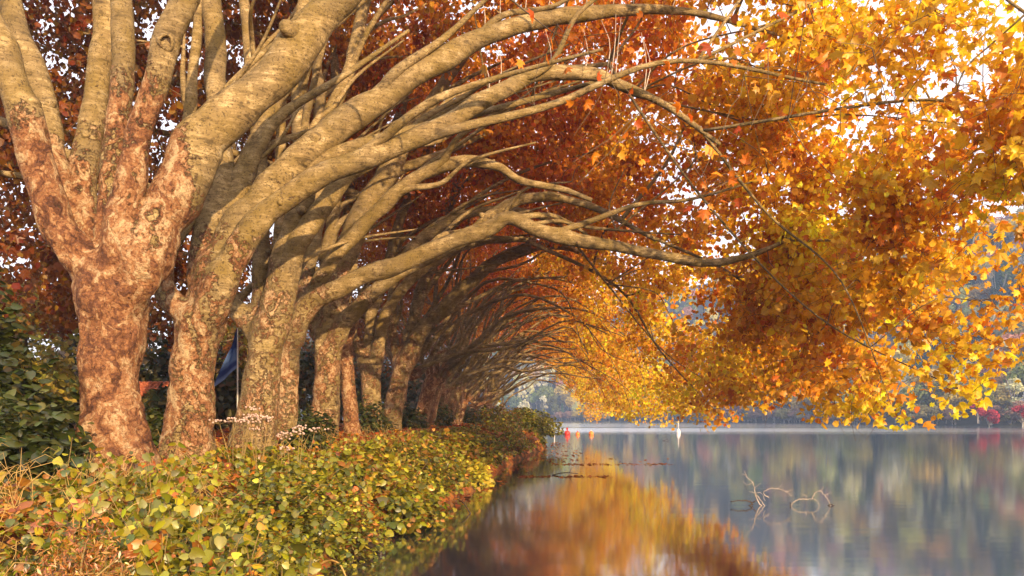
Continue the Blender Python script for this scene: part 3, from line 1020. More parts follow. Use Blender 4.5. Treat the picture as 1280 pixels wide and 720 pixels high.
    for lp, lr in limbs:
        lt = Tubes()
        d = np.linalg.norm(lp - lp[0], axis=1)
        k0 = int(np.searchsorted(d, 1.7 * lr[0]))
        lr2 = lr.copy()
        lr2[k0:k0 + 3] *= (0.7, 0.86, 0.95)
        sides = 18 if Y < 16 else 12 if Y < 32 else 8
        step = 1 if Y < 24 else 2
        lt.add((lp - base)[k0::step], lr2[k0::step], sides, lump=0.10, freq=3.0)
        lo = link('limb', lt.mesh('limb', M_BARK, fl={'bark': bark_old(crotch - base, hi=hi, top=top)}), root)
        limb_objs.append(lo)
        m = len(lp) // 4
        nodes.append(lp[m::3])
        nrad.append(lr[m::3])
    nodes = np.vstack(nodes)
    nrad = np.concatenate(nrad)
    pts = shell_points(n_clust, base[0], Y, yspan, zb, rs, reach)
    if n_up:                # high inner crown
        up_ = np.stack([base[0] + rs.uniform(-6.5, 9.0, n_up), Y + rs.uniform(-yspan, yspan, n_up), 13.8 + rs.normal(0, 1.1, n_up)], -1)
        up_[:, 2] -= 0.04 * (up_[:, 0] - base[0]) ** 2
        pts = np.vstack([pts, up_])
    if k_tree == 0: pts = pts[pts[:, 0] - base[0] > -3.0]
    if 2 <= k_tree <= 6:     # land-side boughs hanging behind the nearest trunk
        m_ = 78
        lf = np.stack([Y * rs.uniform(-0.80, -0.50, m_), Y + rs.uniform(-yspan, yspan, m_), rs.uniform(4.6, 13.5, m_)], -1)
        pts = np.vstack([pts, lf])
    if k_tree == 1:          # low sprays hanging to just above the water at the right
        hang = [(1098, 500, 12.2), (1118, 516, 12.2), (1082, 478, 12.4), (1064, 505, 12.6), (1092, 455, 12.3), (1196, 452, 11.6), (1236, 425, 11.4), (1270, 402, 11.2), (1266, 436, 11.4),
                (1218, 470, 11.6), (1188, 488, 11.8), (1276, 370, 11.2), (1245, 385, 11.3), (1215, 410, 11.4), (1170, 440, 11.6), (1150, 470, 11.8), (1010, 480, 12.8), (965, 490, 13), (1040, 470, 12.6), (1275, 340, 11)]
        pts = np.vstack([pts, np.array([P(*h_) for h_ in hang])])
    n_main = len(pts)
    if extra_pts is not None: pts = np.vstack([pts, extra_pts])
    # bigger branches first (farthest-point picks), twigs after
    nb = 22 if near else 14
    dm = np.min(np.linalg.norm(pts[:, None] - nodes[None], axis=2), 1)
    twig = Tubes()
    mid = Tubes()
    used = np.zeros(len(pts), bool)
    branches = []
    order = []
    dcur = dm.copy()
    dcur[n_main:] = -1
    for k in range(nb):
        q_ = int(np.argmax(np.where(used, -1, dcur)))
        used[q_] = True
        order.append((q_, True))
        dcur = np.minimum(dcur, np.linalg.norm(pts - pts[q_], axis=1))
        dcur[n_main:] = -1
    rest = np.argsort(dm)
    order += [(int(q_), False) for q_ in rest if not used[q_]]
    for q_, big in order:
        d = np.linalg.norm(nodes - pts[q_], axis=1)
        if big:
            d = d + np.where(nrad < 0.03, 3.0, 0.0)
        k = int(np.argmin(d))
        a, b = nodes[k], pts[q_]
        L = np.linalg.norm(b - a)
        if L < 0.08: continue
        n = max(4, min(14, int(L / (0.35 if near else 0.6))))
        bow = rs.uniform(0.05, 0.20) * L
        md = (a + b) / 2 + np.array([rs.normal(0, 0.10 * L), rs.normal(0, 0.10 * L), bow if b[2] < a[2] + 1.5 else -bow * 0.6])
        m2 = (md + b) / 2 + rs.normal(0, 0.05 * L, 3)
        path = catmull([a, md, m2, b], n)
        if big:
            r0 = min(nrad[k] * 0.75, 0.02 + 0.011 * L)
            rr = np.linspace(r0, 0.009, n)
            if near:
                bt = Tubes()
                pp = catmull([a, md, m2, b], n * 2)
                bt.add(pp - base, np.linspace(r0, 0.009, n * 2), 8, lump=0.08, freq=4)
                link('branch', bt.mesh('branch', M_BARK, fl={'bark': lambda vv: np.zeros(len(vv))}), root)
            else:
                mid.add(path - base, rr, 5)
        else:
            r0 = min(nrad[k] * 0.7, 0.007 + 0.006 * L)
            rr = np.linspace(r0, 0.004, n)
            twig.add(path - base, rr, 4 if near else 3, cap=False)
        nodes = np.vstack([nodes, path[1:]])
        nrad = np.concatenate([nrad, rr[1:]])
    if not near:
        link('branch', mid.mesh('branch', M_TWIG), root, 'stuff')
    # leaves in clumps along the twig ends
    n = len(pts) * lpc
    cen = np.repeat(pts, lpc, 0)
    off = rs.normal(0, 1, (n, 3))
    off *= np.minimum(1, 1.7 / np.linalg.norm(off, axis=1))[:, None]
    off = off * np.array([0.30, 0.30, 0.26]) * rs.uniform(0.5, 1.5, (len(pts), 1)).repeat(lpc, 0)
    pos = cen + off
    pos[:, 2] = np.maximum(pos[:, 2], 0.9)
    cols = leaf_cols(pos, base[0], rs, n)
    lod = 0.125 if Y < 20 else 0.14 if Y < 40 else 0.175
    size = lod * np.exp(rs.normal(0, 0.24, n))
    size[n_main * lpc:] *= 0.75
    # a few bare twiglets within the clumps
    for q_ in range(0, len(pts), 1 if near else 3):
        b = pts[q_]
        for z_ in range(2):
            e = b + rs.normal(0, 0.38, 3) + (0, 0, -0.15)
            twig.add(np.array([b, (b + e) / 2 + rs.normal(0, 0.05, 3), e]) - base, [0.005, 0.004, 0.003], 3, cap=False)
    link('twig', twig.mesh('twig', M_TWIG, smooth=False), root, 'stuff')
    keep = np.ones(n, bool)
    few = np.arange(n) >= n_main * lpc           # the low sprays carry only a few leaves
    keep[few] = rs.rand(few.sum()) < 0.2
    if near and Y < 16.5:
        sx = CX + F * pos[:, 0] / np.maximum(pos[:, 1], 0.5)
        sy = HZ - F * (pos[:, 2] - EYE) / np.maximum(pos[:, 1], 0.5)
        vis = (sx > -10) & (sx < 1290) & (sy > -10) & (sy < 730)
        vis &= keep
        big_i = np.argsort(np.where(vis, -size / np.maximum(pos[:, 1], 1), 1))[:300]
        big_i = big_i[vis[big_i]]
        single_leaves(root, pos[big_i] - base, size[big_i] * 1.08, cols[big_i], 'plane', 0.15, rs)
        keep[big_i] = False
    tm = T_PLANE if Y < 13 else T_MID if Y < 27 else T_QUAD
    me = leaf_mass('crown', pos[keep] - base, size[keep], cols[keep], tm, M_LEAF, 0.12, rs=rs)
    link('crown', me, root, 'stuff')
    return root, limb_objs


def proc_tree(Y, rs, label, group):
    xt = float(np.interp(Y, ROW_X[:, 0], ROW_X[:, 1])) + rs.normal(0, 0.18)
    g = float(ground_z(xt, Y))
    h = rs.uniform(1.5, 2.9)
    lean = rs.uniform(-0.15, 0.7)
    r = rs.uniform(0.28, 0.44)
    tpts = np.array([(xt, Y, g - 0.25, r * 1.5), (xt, Y, g + 0.25, r * 1.12), (xt + lean * 0.4, Y + rs.normal(0, 0.05), g + h * 0.5, r * 0.93), (xt + lean, Y, g + h, r)])
    cr = catmull(tpts, 12)
    trunk = (cr[:, :3], cr[:, 3])
    c0 = cr[-1, :3]
    limbs = []
    forms = ['arch', 'arch', 'up', 'up2', 'land'] + (['low'] if Y < 55 else []) + (['up2', 'arch', 'arch', 'up'] if Y < 46 else ['arch'])
    for fm in forms:
        dy = rs.uniform(-1.6, 1.6)
        j_ = lambda s_: rs.normal(0, s_)
        if fm == 'arch':
            uz = [(0, -0.25), (0.9, 0.9), (2.4, 2.9), (4.6, 4.3), (7.2, 4.9), (9.4, 4.0), (11.0, 2.2)]
            r0 = rs.uniform(0.10, 0.18)
        elif fm == 'low':
            uz = [(0, -0.25), (1.2, 0.6), (3.0, 1.6), (5.4, 2.3), (7.6, 2.2), (9.2, 1.6)]
            r0 = 0.15
        elif fm == 'up':
            uz = [(0, -0.3), (0.4, 1.2), (1.1, 3.2), (1.9, 6.0), (2.6, 9.4)]
            r0 = rs.uniform(0.09, 0.16)
        elif fm == 'up2':
            uz = [(0, -0.3), (0.9, 1.2), (2.2, 3.4), (3.8, 6.0), (5.6, 8.2)]
            r0 = 0.15
        else:
            uz = [(0, -0.3), (-0.6, 1.1), (-1.5, 3.2), (-2.8, 4.9), (-4.4, 5.6)]
            r0 = 0.15
        m = len(uz)
        sc = rs.uniform(0.80, 1.12)
        tw = rs.uniform(0.75, 1.3)
        rows = []
        for q_, (u, z) in enumerate(uz):
            t = q_ / (m - 1)
            rows.append((c0[0] + u * sc + j_(0.36) * (t > 0.1), c0[1] + dy * t + j_(0.3) * (t > 0.1), c0[2] + z * sc * tw + j_(0.36) * (t > 0.1),
                         r0 * rs.uniform(0.9, 1.1) * (1 - 0.86 * t ** 0.8)))
        cr2 = catmull(rows, 40)
        limbs.append((cr2[:, :3], np.maximum(cr2[:, 3], 0.015)))
    return plane_tree(Y, rs.uniform(1.7, 2.9), trunk, limbs, label, group, False, rs, 210 if Y < 60 else 160, 36, hi=2.0, yspan=2.4, top=rs.uniform(0.55, 0.8), n_up=210 if Y < 46 else 60)


ROW = 'plane trees in the lakeside row'
for k, T in enumerate(TRACED):
    rs = np.random.RandomState(40 + k)
    Y = T['Y']
    trunk = limb_path([(a, b, r * (0.97 if k == 0 else 0.86)) for a, b, r in T['trunk']], (Y, Y), 16)
    lk = 0.97 if k == 0 else 0.90
    limbs = [limb_path([(x_, y_, r_ * lk) for x_, y_, r_ in a], b) for a, b in T['limbs']]
    ex = None
    if k == 0:      # sprays hanging close to the lens from the first tree's high limb
        ex = np.array([P(a, b, y) for a, b, y in ((730, 45, 6.8), (690, 40, 7.4), (668, 132, 7.6), (762, 75, 7.2), (800, 140, 7.2), (850, 170, 6.6), (872, 190, 6.4),
                       (905, 160, 6.8), (885, 235, 6.7), (915, 225, 7.0), (930, 95, 6.8), (960, 60, 7.0), (1010, 90, 6.6), (985, 150, 6.5), (1050, 130, 6.4), (1090, 60, 6.2), (1120, 150, 6.6))])
    root, lobs = plane_tree(Y, T['zb'], trunk, limbs, T['label'], ROW, True, rs, (210, 270, 340, 380, 380, 380, 280, 280)[k], 34 if k < 2 else 42 if k < 3 else 46, extra_pts=ex, k_tree=k,
                            hi=3.0 if k == 0 else 2.6, yspan=2.4, top=(0.95, 0.60, 0.46, 0.46, 0.54, 0.72, 0.46, 0.54)[k], n_up=(0, 30, 90, 140, 200, 270, 300, 300)[k])
    if k == 0:      # old pruning wound on the fifth limb
        b0 = Vector(root.location)
        kn = Tubes()
        lp, lr = limbs[4]
        pj = np.stack([CX + F * lp[:, 0] / lp[:, 1], HZ - F * (lp[:, 2] - EYE) / lp[:, 1]], -1)
        i0 = int(np.argmin(np.hypot(pj[:, 0] - 207, pj[:, 1] - 52)))
        tg = lp[i0 + 2] - lp[i0 - 2]
        tg = tg / np.linalg.norm(tg)
        a_ = np.array([0, 0, EYE]) - lp[i0]
        a_ = a_ - tg * (a_ @ tg)
        a_ = a_ / np.linalg.norm(a_) - 0.15 * tg
        ta = lp[i0] - np.array(b0)
        q0 = lr[i0]
        e1 = np.cross(a_, tg); e1 /= np.linalg.norm(e1)
        e2 = np.cross(a_, e1)
        th = np.linspace(0, 2 * math.pi, 18, endpoint=False)
        rings = [(0.55, 0.72), (0.98, 0.62), (1.16, 0.52), (1.20, 0.44), (1.15, 0.36), (0.95, 0.31), (0.80, 0.28)]
        kv = np.vstack([ta + a_ * q0 * h_ + q0 * r_ * (np.cos(th)[:, None] * e1 + np.sin(th)[:, None] * e2 * 1.15) * (1 + 0.08 * np.sin(th * 3 + 1))[:, None] for h_, r_ in rings])
        kf = [(a * 18 + b, a * 18 + (b + 1) % 18, (a + 1) * 18 + (b + 1) % 18, (a + 1) * 18 + b) for a in range(6) for b in range(18)]
        link('knot', mesh_np('knot', kv, np.array(kf).ravel(), np.full(len(kf), 4), M_BARK, True, fl={'bark': np.full(len(kv), 0.3)}), lobs[4])
        hole = Tubes()
        hole.add([ta + a_ * q0 * 0.78, ta + a_ * q0 * 0.98], [q0 * 0.34, q0 * 0.36], 12)
        link('hollow', hole.mesh('hollow', M_WET), lobs[4])

Y = 32.2
k = 0
while Y < 90:
    rs = np.random.RandomState(200 + k)
    lab = ('%s plane tree along the row, counted from the nearest trunk' % ORD[k]) if k < 4 else 'slender distant plane tree merging into the far end of the row'
    proc_tree(Y, rs, lab, ROW if k < 4 else 'distant plane trees at the far end of the row')
    Y += rs.uniform(2.8, 3.3) * (1.0 if Y < 55 else 1.25)
    k += 1

# ------------------------------------------------------------------ undergrowth on the bank
GREEN = [(0.16, 0.165, 0.012), (0.26, 0.25, 0.015), (0.40, 0.34, 0.02), (0.075, 0.09, 0.012), (0.32, 0.15, 0.018)]
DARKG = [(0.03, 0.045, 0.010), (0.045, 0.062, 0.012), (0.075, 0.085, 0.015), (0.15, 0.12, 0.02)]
RUSTY = [(0.50, 0.17, 0.025), (0.36, 0.10, 0.018), (0.55, 0.27, 0.035), (0.24, 0.07, 0.02)]
YELL = [(0.62, 0.50, 0.04), (0.48, 0.40, 0.035), (0.34, 0.32, 0.03)]


def shrub(name, label, cat, x, y, rx, ry, h, n_part, n_mass, size, cols, wts, seed, group=None, tmpl='heart', z=None, flat=0.5, up=0.5, stems=14, var=0.25):
    rs = np.random.RandomState(seed)
    if z is None: z = float(ground_z(np.array(x), np.array(y)))
    if name == 'leafy_shrub': size, n_mass = size * 0.64, int(n_mass * 2.4)
    h = h * ((0.6 if x < -2.6 else 1.1) if name == 'leafy_shrub' else 1.0)
    root = thing(name, label, cat, (x, y, z), group)
    n = n_part + n_mass

    def dome(m):
        d = rs.normal(size=(m, 3))
        d /= np.linalg.norm(d, axis=1)[:, None]
        d[:, 2] = np.abs(d[:, 2])
        lump = np.array([1 + 0.55 * mnoise.noise(Vector((dd[0] * 1.9 + seed, dd[1] * 1.9, dd[2] * 1.9))) for dd in d])
        rad = (rs.uniform(0.12, 1, m) ** flat) * lump
        return d * rad[:, None] * np.array([rx, ry, h]), d
    pos, d = dome(n)
    sz = size * np.exp(rs.normal(0, 0.28, n))
    cc = palette(n, cols, wts, rs, var)
    st = Tubes()
    for k_ in range(stems):
        e = pos[rs.randint(n)] * 0.95
        b = np.array([rs.normal(0, 0.2 * rx), rs.normal(0, 0.2 * ry), -0.08])
        md = (b + e) / 2 + rs.normal(0, 0.06, 3) + np.array([0, 0, 0.1 * h])
        path = catmull([b, md, e], 7)
        r0 = 0.006 + 0.006 * h
        st.add(path, np.linspace(r0, 0.003, 7), 5)
    link('stem', st.mesh('stem', M_STEM), root)
    if n_part: single_leaves(root, pos[:n_part], sz[:n_part], cc[:n_part], tmpl, up, rs)
    if n_mass:
        tm = {'heart': T_HEART, 'plane': T_MID, 'narrow': T_NARROW, 'quad': T_QUAD}[tmpl if y < 14 else 'quad']
        link('foliage', leaf_mass('foliage', pos[n_part:], sz[n_part:], cc[n_part:], tm, M_GREEN, up, d[n_part:], 0.4, rs), root, 'stuff')
    return root


# dark bush in front of the first trunk
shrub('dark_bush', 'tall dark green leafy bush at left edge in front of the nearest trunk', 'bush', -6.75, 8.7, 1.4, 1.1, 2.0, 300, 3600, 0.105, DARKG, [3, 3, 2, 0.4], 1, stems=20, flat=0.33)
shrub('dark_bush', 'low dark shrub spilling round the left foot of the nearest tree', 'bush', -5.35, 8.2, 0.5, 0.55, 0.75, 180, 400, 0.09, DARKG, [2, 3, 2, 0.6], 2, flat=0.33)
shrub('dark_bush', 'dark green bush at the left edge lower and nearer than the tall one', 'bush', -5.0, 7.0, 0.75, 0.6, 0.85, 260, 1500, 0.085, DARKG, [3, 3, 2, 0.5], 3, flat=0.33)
# leafy foreground
FG = [  # x, y, rx, ry, h, n_part, n_mass, size, palette weights, label
 (-2.75, 4.1, 0.5, 0.5, 0.40, 230, 400, 0.07, [2.5, 2, 1, 1.6, 0.8], 'olive leafy bramble clump in the bottom left corner'),
 (-3.05, 5.6, 0.65, 0.6, 0.50, 220, 420, 0.10, [1.6, 2.4, 1.6, 0.6, 0.8], 'yellow-green clump with large leaves below the foot of the nearest trunk'),
 (-3.9, 5.7, 0.7, 0.6, 0.42, 200, 400, 0.095, [1.6, 1.4, 0.7, 1.2, 3.2], 'rusty bramble clump at the left edge under the dark bush'),
 (-1.62, 4.0, 0.5, 0.6, 0.62, 260, 500, 0.072, [1.2, 2.4, 2.2, 0.6, 0.5], 'bright lime leafy clump at the bottom edge left of the water'),
 (-2.15, 5.9, 0.6, 0.7, 0.85, 280, 500, 0.088, [1.6, 2.4, 1.6, 0.8, 0.6], 'tall yellow-green bush in the middle of the bank above the bottom edge'),
 (-2.5, 7.9, 0.62, 0.9, 1.05, 290, 700, 0.088, [2.6, 2.0, 0.8, 1.6, 0.4], 'rounded olive bush leaning out over the water at the bank edge'),
 (-2.9, 7.4, 0.7, 0.8, 0.62, 260, 500, 0.088, [1.5, 2.2, 1.8, 0.7, 0.9], 'golden green weeds in front of the second trunk'),
 (-3.05, 9.3, 0.8, 0.9, 0.55, 240, 500, 0.085, [1.2, 1.6, 1.8, 0.8, 1.6], 'golden and orange weeds at the foot of the third trunk'),
 (-2.45, 10.4, 0.6, 1.1, 0.85, 220, 700, 0.085, [2.4, 2.4, 1.2, 1.0, 0.6], 'green shoreline bush just beyond the rounded olive one'),
 (-3.75, 10.4, 0.9, 0.7, 0.62, 200, 500, 0.085, [1.0, 1.6, 1.8, 0.8, 1.8], 'golden green weeds round the faded seed heads'),
]
for k, (x, y, rx, ry, h, a, b, sz, w, lab) in enumerate(FG):
    shrub('leafy_shrub', lab, 'shrub', x, y, rx, ry, h, a, b, sz, GREEN, w, 20 + k, 'leafy shrubs on the near bank', flat=0.4)
shrub('withered_shrub', 'withered orange brown shrub among green leaves near the bottom left', 'shrub', -2.30, 3.85, 0.30, 0.34, 0.72, 200, 3600, 0.032, [(0.40, 0.15, 0.03), (0.30, 0.10, 0.02), (0.46, 0.23, 0.05), (0.20, 0.07, 0.018)], [3, 2, 2, 1], 51, tmpl='narrow', up=0.0, flat=0.5)
# mid-distance shrubs along the water
MID = [
 (-2.0, 13.2, 0.8, 1.4, 0.8, [2, 2, 1, 1, 0.8], GREEN, 'bank shrub with mixed green and amber leaves beyond the first bend of the shore'),
 (-2.9, 13.0, 0.9, 1.4, 0.6, [1, 2, 2, 0.5, 1.6], GREEN, 'amber green weeds below the third and fourth trunks'),
 (-1.9, 17.0, 0.9, 1.6, 0.8, [1.5, 2, 1, 1, 1], GREEN, 'low olive shrub by the water in the middle distance'),
 (-2.8, 17.5, 1.1, 1.5, 0.6, [1, 1.5, 1, 1, 2.5], GREEN, 'rust tinged weeds in front of the fifth trunk'),
 (-1.05, 21.3, 0.5, 0.9, 0.85, [3, 2, 1], YELL, 'bright yellow-green shrub drooping at the water edge'),
 (-1.8, 22.5, 0.9, 1.6, 0.7, [1.2, 1.6, 2, 0.6, 2.6], GREEN, 'amber bramble patch behind the bright yellow shrub'),
 (-1.0, 27.0, 0.9, 2.0, 0.75, [2, 2, 1, 1, 1.4], GREEN, 'olive and rust shrub along the shore past the yellow one'),
 (-1.9, 29.0, 1.0, 2.2, 0.6, [1.6, 2, 1.4, 1, 2.2], GREEN, 'rust and green bramble strip beside the leaf covered path'),
 (0.0, 34.0, 1.0, 2.5, 0.8, [1, 2, 1, 1, 2], GREEN, 'amber shrub on the shore before the big round bush'),
 (-0.6, 39.0, 1.2, 2.5, 0.9, [1.4, 1.6, 1.8, 0.6, 2.4], GREEN, 'orange and olive shrub beside the big round bush'),
]
for k, (x, y, rx, ry, h, w, pal, lab) in enumerate(MID):
    shrub('bank_shrub', lab, 'shrub', x, y, rx, ry, h, 0, 1700, 0.095 if y < 20 else 0.12, pal, w, 70 + k, 'shrubs along the middle bank', flat=0.42)
shrub('round_bush', 'big round olive green bush jutting into the lake at the far end of the bank', 'bush', 0.95, 47.5, 2.1, 2.6, 1.75, 0, 6500, 0.15, GREEN, [2.6, 2.4, 1.6, 1.0, 0.3], 90, flat=0.3)
shrub('round_bush', 'brownish lower bush on the left shoulder of the big round one', 'bush', -0.9, 45.0, 1.5, 2.0, 1.3, 0, 2600, 0.14, GREEN, [1.4, 1.0, 0.4, 2, 2], 91, flat=0.3)
# dark shrubs between the trunks
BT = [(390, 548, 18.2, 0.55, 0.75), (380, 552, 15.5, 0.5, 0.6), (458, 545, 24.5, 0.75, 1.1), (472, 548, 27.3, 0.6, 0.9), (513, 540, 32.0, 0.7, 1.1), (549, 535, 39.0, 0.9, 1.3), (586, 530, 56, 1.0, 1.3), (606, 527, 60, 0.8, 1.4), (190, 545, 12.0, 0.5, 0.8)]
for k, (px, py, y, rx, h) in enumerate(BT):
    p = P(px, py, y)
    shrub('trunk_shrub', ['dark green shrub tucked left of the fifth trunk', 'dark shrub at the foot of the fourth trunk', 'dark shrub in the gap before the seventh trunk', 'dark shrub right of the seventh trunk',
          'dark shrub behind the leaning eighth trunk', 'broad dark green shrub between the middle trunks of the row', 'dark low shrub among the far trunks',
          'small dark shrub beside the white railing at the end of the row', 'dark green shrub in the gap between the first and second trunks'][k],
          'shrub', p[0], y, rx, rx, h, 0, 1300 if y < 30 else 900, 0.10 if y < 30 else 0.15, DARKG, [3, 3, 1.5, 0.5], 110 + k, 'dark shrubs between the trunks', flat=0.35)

# ground cover and fallen leaves: nobody could count these
rs = np.random.RandomState(77)
n = 52000
y = 3.0 * (60 / 3.0) ** (rs.rand(n) ** 0.8)
d = 0.12 + rs.rand(n) ** 1.2 * np.interp(y, [3, 12, 60], [3.6, 3.2, 3.2])
x = x_shore(y) - d
top = 0.10 + 0.34 * np.clip(0.5 + 0.9 * np.array([mnoise.noise(Vector((a * 0.9, b * 0.6, 3.3))) for a, b in zip(x, y)]), 0, 1)
top *= np.interp(d, [0, 0.6, 1.8, 3.2], [0.7, 1.1, 0.65, 0.2])
pos = np.stack([x, y, bank_z(d, y) + rs.rand(n) ** 0.7 * top], -1)
zone = np.array([mnoise.noise(Vector((a * 0.55 + 9, b * 0.35, 1.7))) for a, b in zip(x, y)]) + rs.normal(0, 0.18, n) + np.interp(y, [3, 12, 30], [-0.40, -0.22, 0.0]) + 0.42 * smooth01(d, 1.3, 2.4) * (1 - smooth01(y, 8, 14))
cc = np.where((zone > 0.05)[:, None], palette(n, RUSTY, [3, 2, 2, 1], rs), palette(n, GREEN, [2, 2, 1.5, 1, 0.8], rs))
nearm = y < 12
for mk, tm, nm in ((nearm, T_HEART, 'ground_cover'), (~nearm, T_QUAD, 'ground_cover')):
    o = link(nm, leaf_mass(nm, pos[mk], (0.028 + 0.0036 * y[mk]) * np.exp(rs.normal(0, 0.3, mk.sum())), cc[mk], tm, M_GREEN, 0.5, rs=rs), kind='stuff')
    o['label'] = 'low bramble and weed leaves covering the near bank' if tm is T_HEART else 'rusty low weeds covering the bank farther along'
    o['category'] = 'ground cover'
n = 26000
y = 5.0 * (95 / 5.0) ** rs.rand(n)
d = 2.0 + rs.rand(n) ** 1.3 * np.interp(y, [5, 30], [9, 8])
x = x_shore(y) - d
pos = np.stack([x, y, bank_z(d, y) + 0.02 + 0.05 * rs.rand(n)], -1)
cc = palette(n, [(0.50, 0.10, 0.02), (0.34, 0.07, 0.018), (0.60, 0.22, 0.025), (0.2, 0.07, 0.02)], [3, 2, 2, 1], rs)
o = link('leaf_litter', leaf_mass('leaf_litter', pos, 0.13 + 0.001 * y, cc, T_QUAD, M_LEAF, 0.9, rs=rs), kind='stuff')
tag(o, 'red fallen leaves lying under the row of trees', 'fallen leaves')
# loose upright weeds with narrow leaves standing out of the cover
st = Tubes()
lpz, lsz = [], []
for k in range(420):
    y = 4.3 * (32 / 4.3) ** (rs.rand() ** 1.2)
    d = 0.25 + rs.rand() * 1.9
    if mnoise.noise(Vector((y * 0.8, d * 0.9, 8.1))) < -0.05: continue
    x = float(x_shore(y)) - d
    z = float(bank_z(d, y))
    h = rs.uniform(0.35, 0.75) * (1.0 if d < 1.3 else 0.65) * (1.35 if k % 6 == 0 else 1.0)
    a = np.array([x, y, z])
    e = a + np.array([rs.normal(0.03, 0.16), rs.normal(0, 0.16), h])
    pp = catmull([a, (a + e) / 2 + rs.normal(0, 0.04, 3), e], 6)
    st.add(pp, np.linspace(0.006, 0.002, 6), 4, cap=False)
    for q_ in range(16):
        t = rs.uniform(0.25, 1.0)
        lpz.append(a + (e - a) * t + rs.normal(0, 0.05, 3))
        lsz.append((0.075 + 0.002 * y) * rs.uniform(0.6, 1.3) * (1.25 - 0.5 * t))
tag(link('weed_stem', st.mesh('weed_stem', M_STEM, smooth=False), kind='stuff'), 'thin upright stems of loose weeds on the near bank', 'weeds')
lpz, lsz = np.array(lpz), np.array(lsz)
o = link('weed_foliage', leaf_mass('weed_foliage', lpz, lsz, palette(len(lpz), GREEN + RUSTY[:3], [2, 3, 3, 0.6, 0.8, 0.5, 0.3, 0.6], rs), T_HEART, M_GREEN, 0.25, rs=rs), kind='stuff')
tag(o, 'loose yellow green leaves of upright weeds on the near bank', 'weeds')
# dry stalks
st = Tubes()
for k in range(1200):
    y = 3.6 * (30 / 3.6) ** rs.rand()
    d = 0.15 + rs.rand() * 3.2
    x = float(x_shore(y)) - d
    z = float(bank_z(d, y))
    h = rs.uniform(0.2, 0.5) * (1.0 if y > 4.5 else 0.6)
    a = np.array([x, y, z])
    e = a + np.array([rs.normal(0, 0.22), rs.normal(0, 0.22), h])
    st.add(np.array([a, (a + e) / 2 + rs.normal(0, 0.04, 3) + (0, 0, 0.06), e, e + (e - a) * (0.2, 0.2, -0.08)]), [0.0035, 0.003, 0.0022, 0.0012], 3, cap=False)
M_STRAW = simple_mat('dry_straw', (0.34, 0.2, 0.06), (0.58, 0.38, 0.13), 5, 0.8, 0)
tag(link('dry_grass', st.mesh('dry_grass', M_STRAW, smooth=False), kind='stuff'), 'thin straw coloured dry stalks rising through the bank weeds', 'dry grass')

# faded pink-cream seed heads by the third trunk
M_UMB = simple_mat('faded_flower', (0.34, 0.21, 0.18), (0.52, 0.38, 0.32), 30, 0.9, 0)
for k, (px, py, y, lab) in enumerate(((296, 520, 10.6, 'tall plant with faded pink seed heads left of the third trunk'), (322, 528, 10.9, 'faded cream seed heads in front of the third trunk'),
                                      (362, 548, 10.5, 'drooping faded pink seed heads right of the third trunk'))):
    top = P(px, py, y)
    g = float(ground_z(top[0], y))
    root = thing('seedhead_plant', lab, 'plant', (top[0], y, g), 'faded seed head plants by the third trunk')
    rs = np.random.RandomState(300 + k)
    H = top[2] - g
    stt, um = Tubes(), Tubes()
    for s_ in range(6):
        e = np.array([rs.normal(0, 0.16), rs.normal(0, 0.12), H + rs.normal(0, 0.09)])
        stt.add(catmull([(rs.normal(0, .03), 0, -0.05), e * 0.5 + rs.normal(0, 0.02, 3), e], 6), np.linspace(0.008, 0.004, 6), 5)
        for r_ in range(12):
            q_ = e + np.array([rs.normal(0, 0.055), rs.normal(0, 0.055), rs.uniform(0.02, 0.08)])
            stt.add([e, q_], [0.0025, 0.002], 3)
            um.add([q_ - (0, 0, 0.012), q_, q_ + (0, 0, 0.014)], [0.008, 0.019, 0.009], 6)
    link('stem', stt.mesh('stem', M_STEM), root)
    link('seed_head', um.mesh('seed_head', M_UMB), root, 'stuff')

# ------------------------------------------------------------------ behind the row, on the land side
def bg_tree(name, label, px, y, w, h, cols, wts, seed, z0=1.5, size=0.3, n=2200, low=0.1, group='trees and bushes behind the row'):
    rs = np.random.RandomState(seed)
    x = (px - CX) / F * y
    root = thing(name, label, 'tree' if 'tree' in name else 'bush', (x, y, z0), group)
    nb = 20
    dd = rs.normal(size=(nb, 3)); dd /= np.linalg.norm(dd, axis=1)[:, None]
    cen = dd * np.array([w * 0.62, w * 0.5, h * 0.36]) + np.array([0, 0, h * (0.5 + low)])
    k = rs.randint(0, nb, n)
    d2 = rs.normal(size=(n, 3)); d2 /= np.linalg.norm(d2, axis=1)[:, None]
    pos = cen[k] + d2 * (w * 0.34 * rs.uniform(0.3, 1, n) ** 0.6)[:, None]
    pos[:, 2] = np.maximum(pos[:, 2], 0.1)
    tb = Tubes()
    tb.add(catmull([(0, 0, -0.3), (0.1, 0, h * 0.3), (0, 0.1, h * 0.75)], 8), np.linspace(0.05 * w, 0.015 * w, 8), 8)
    for b in range(9):
        tb.add(catmull([(0, 0, h * rs.uniform(0.15, 0.5)), cen[b] * (0.5, 0.5, 0.85), cen[b]], 6), np.linspace(0.02 * w, 0.006, 6), 5)
    link('trunk', tb.mesh('trunk', M_TWIG), root)
    link('crown', leaf_mass('crown', pos, size * np.exp(rs.normal(0, 0.25, n)), palette(n, cols, wts, rs), T_QUAD, M_GREEN, 0.3, d2, 0.5, rs), root, 'stuff')


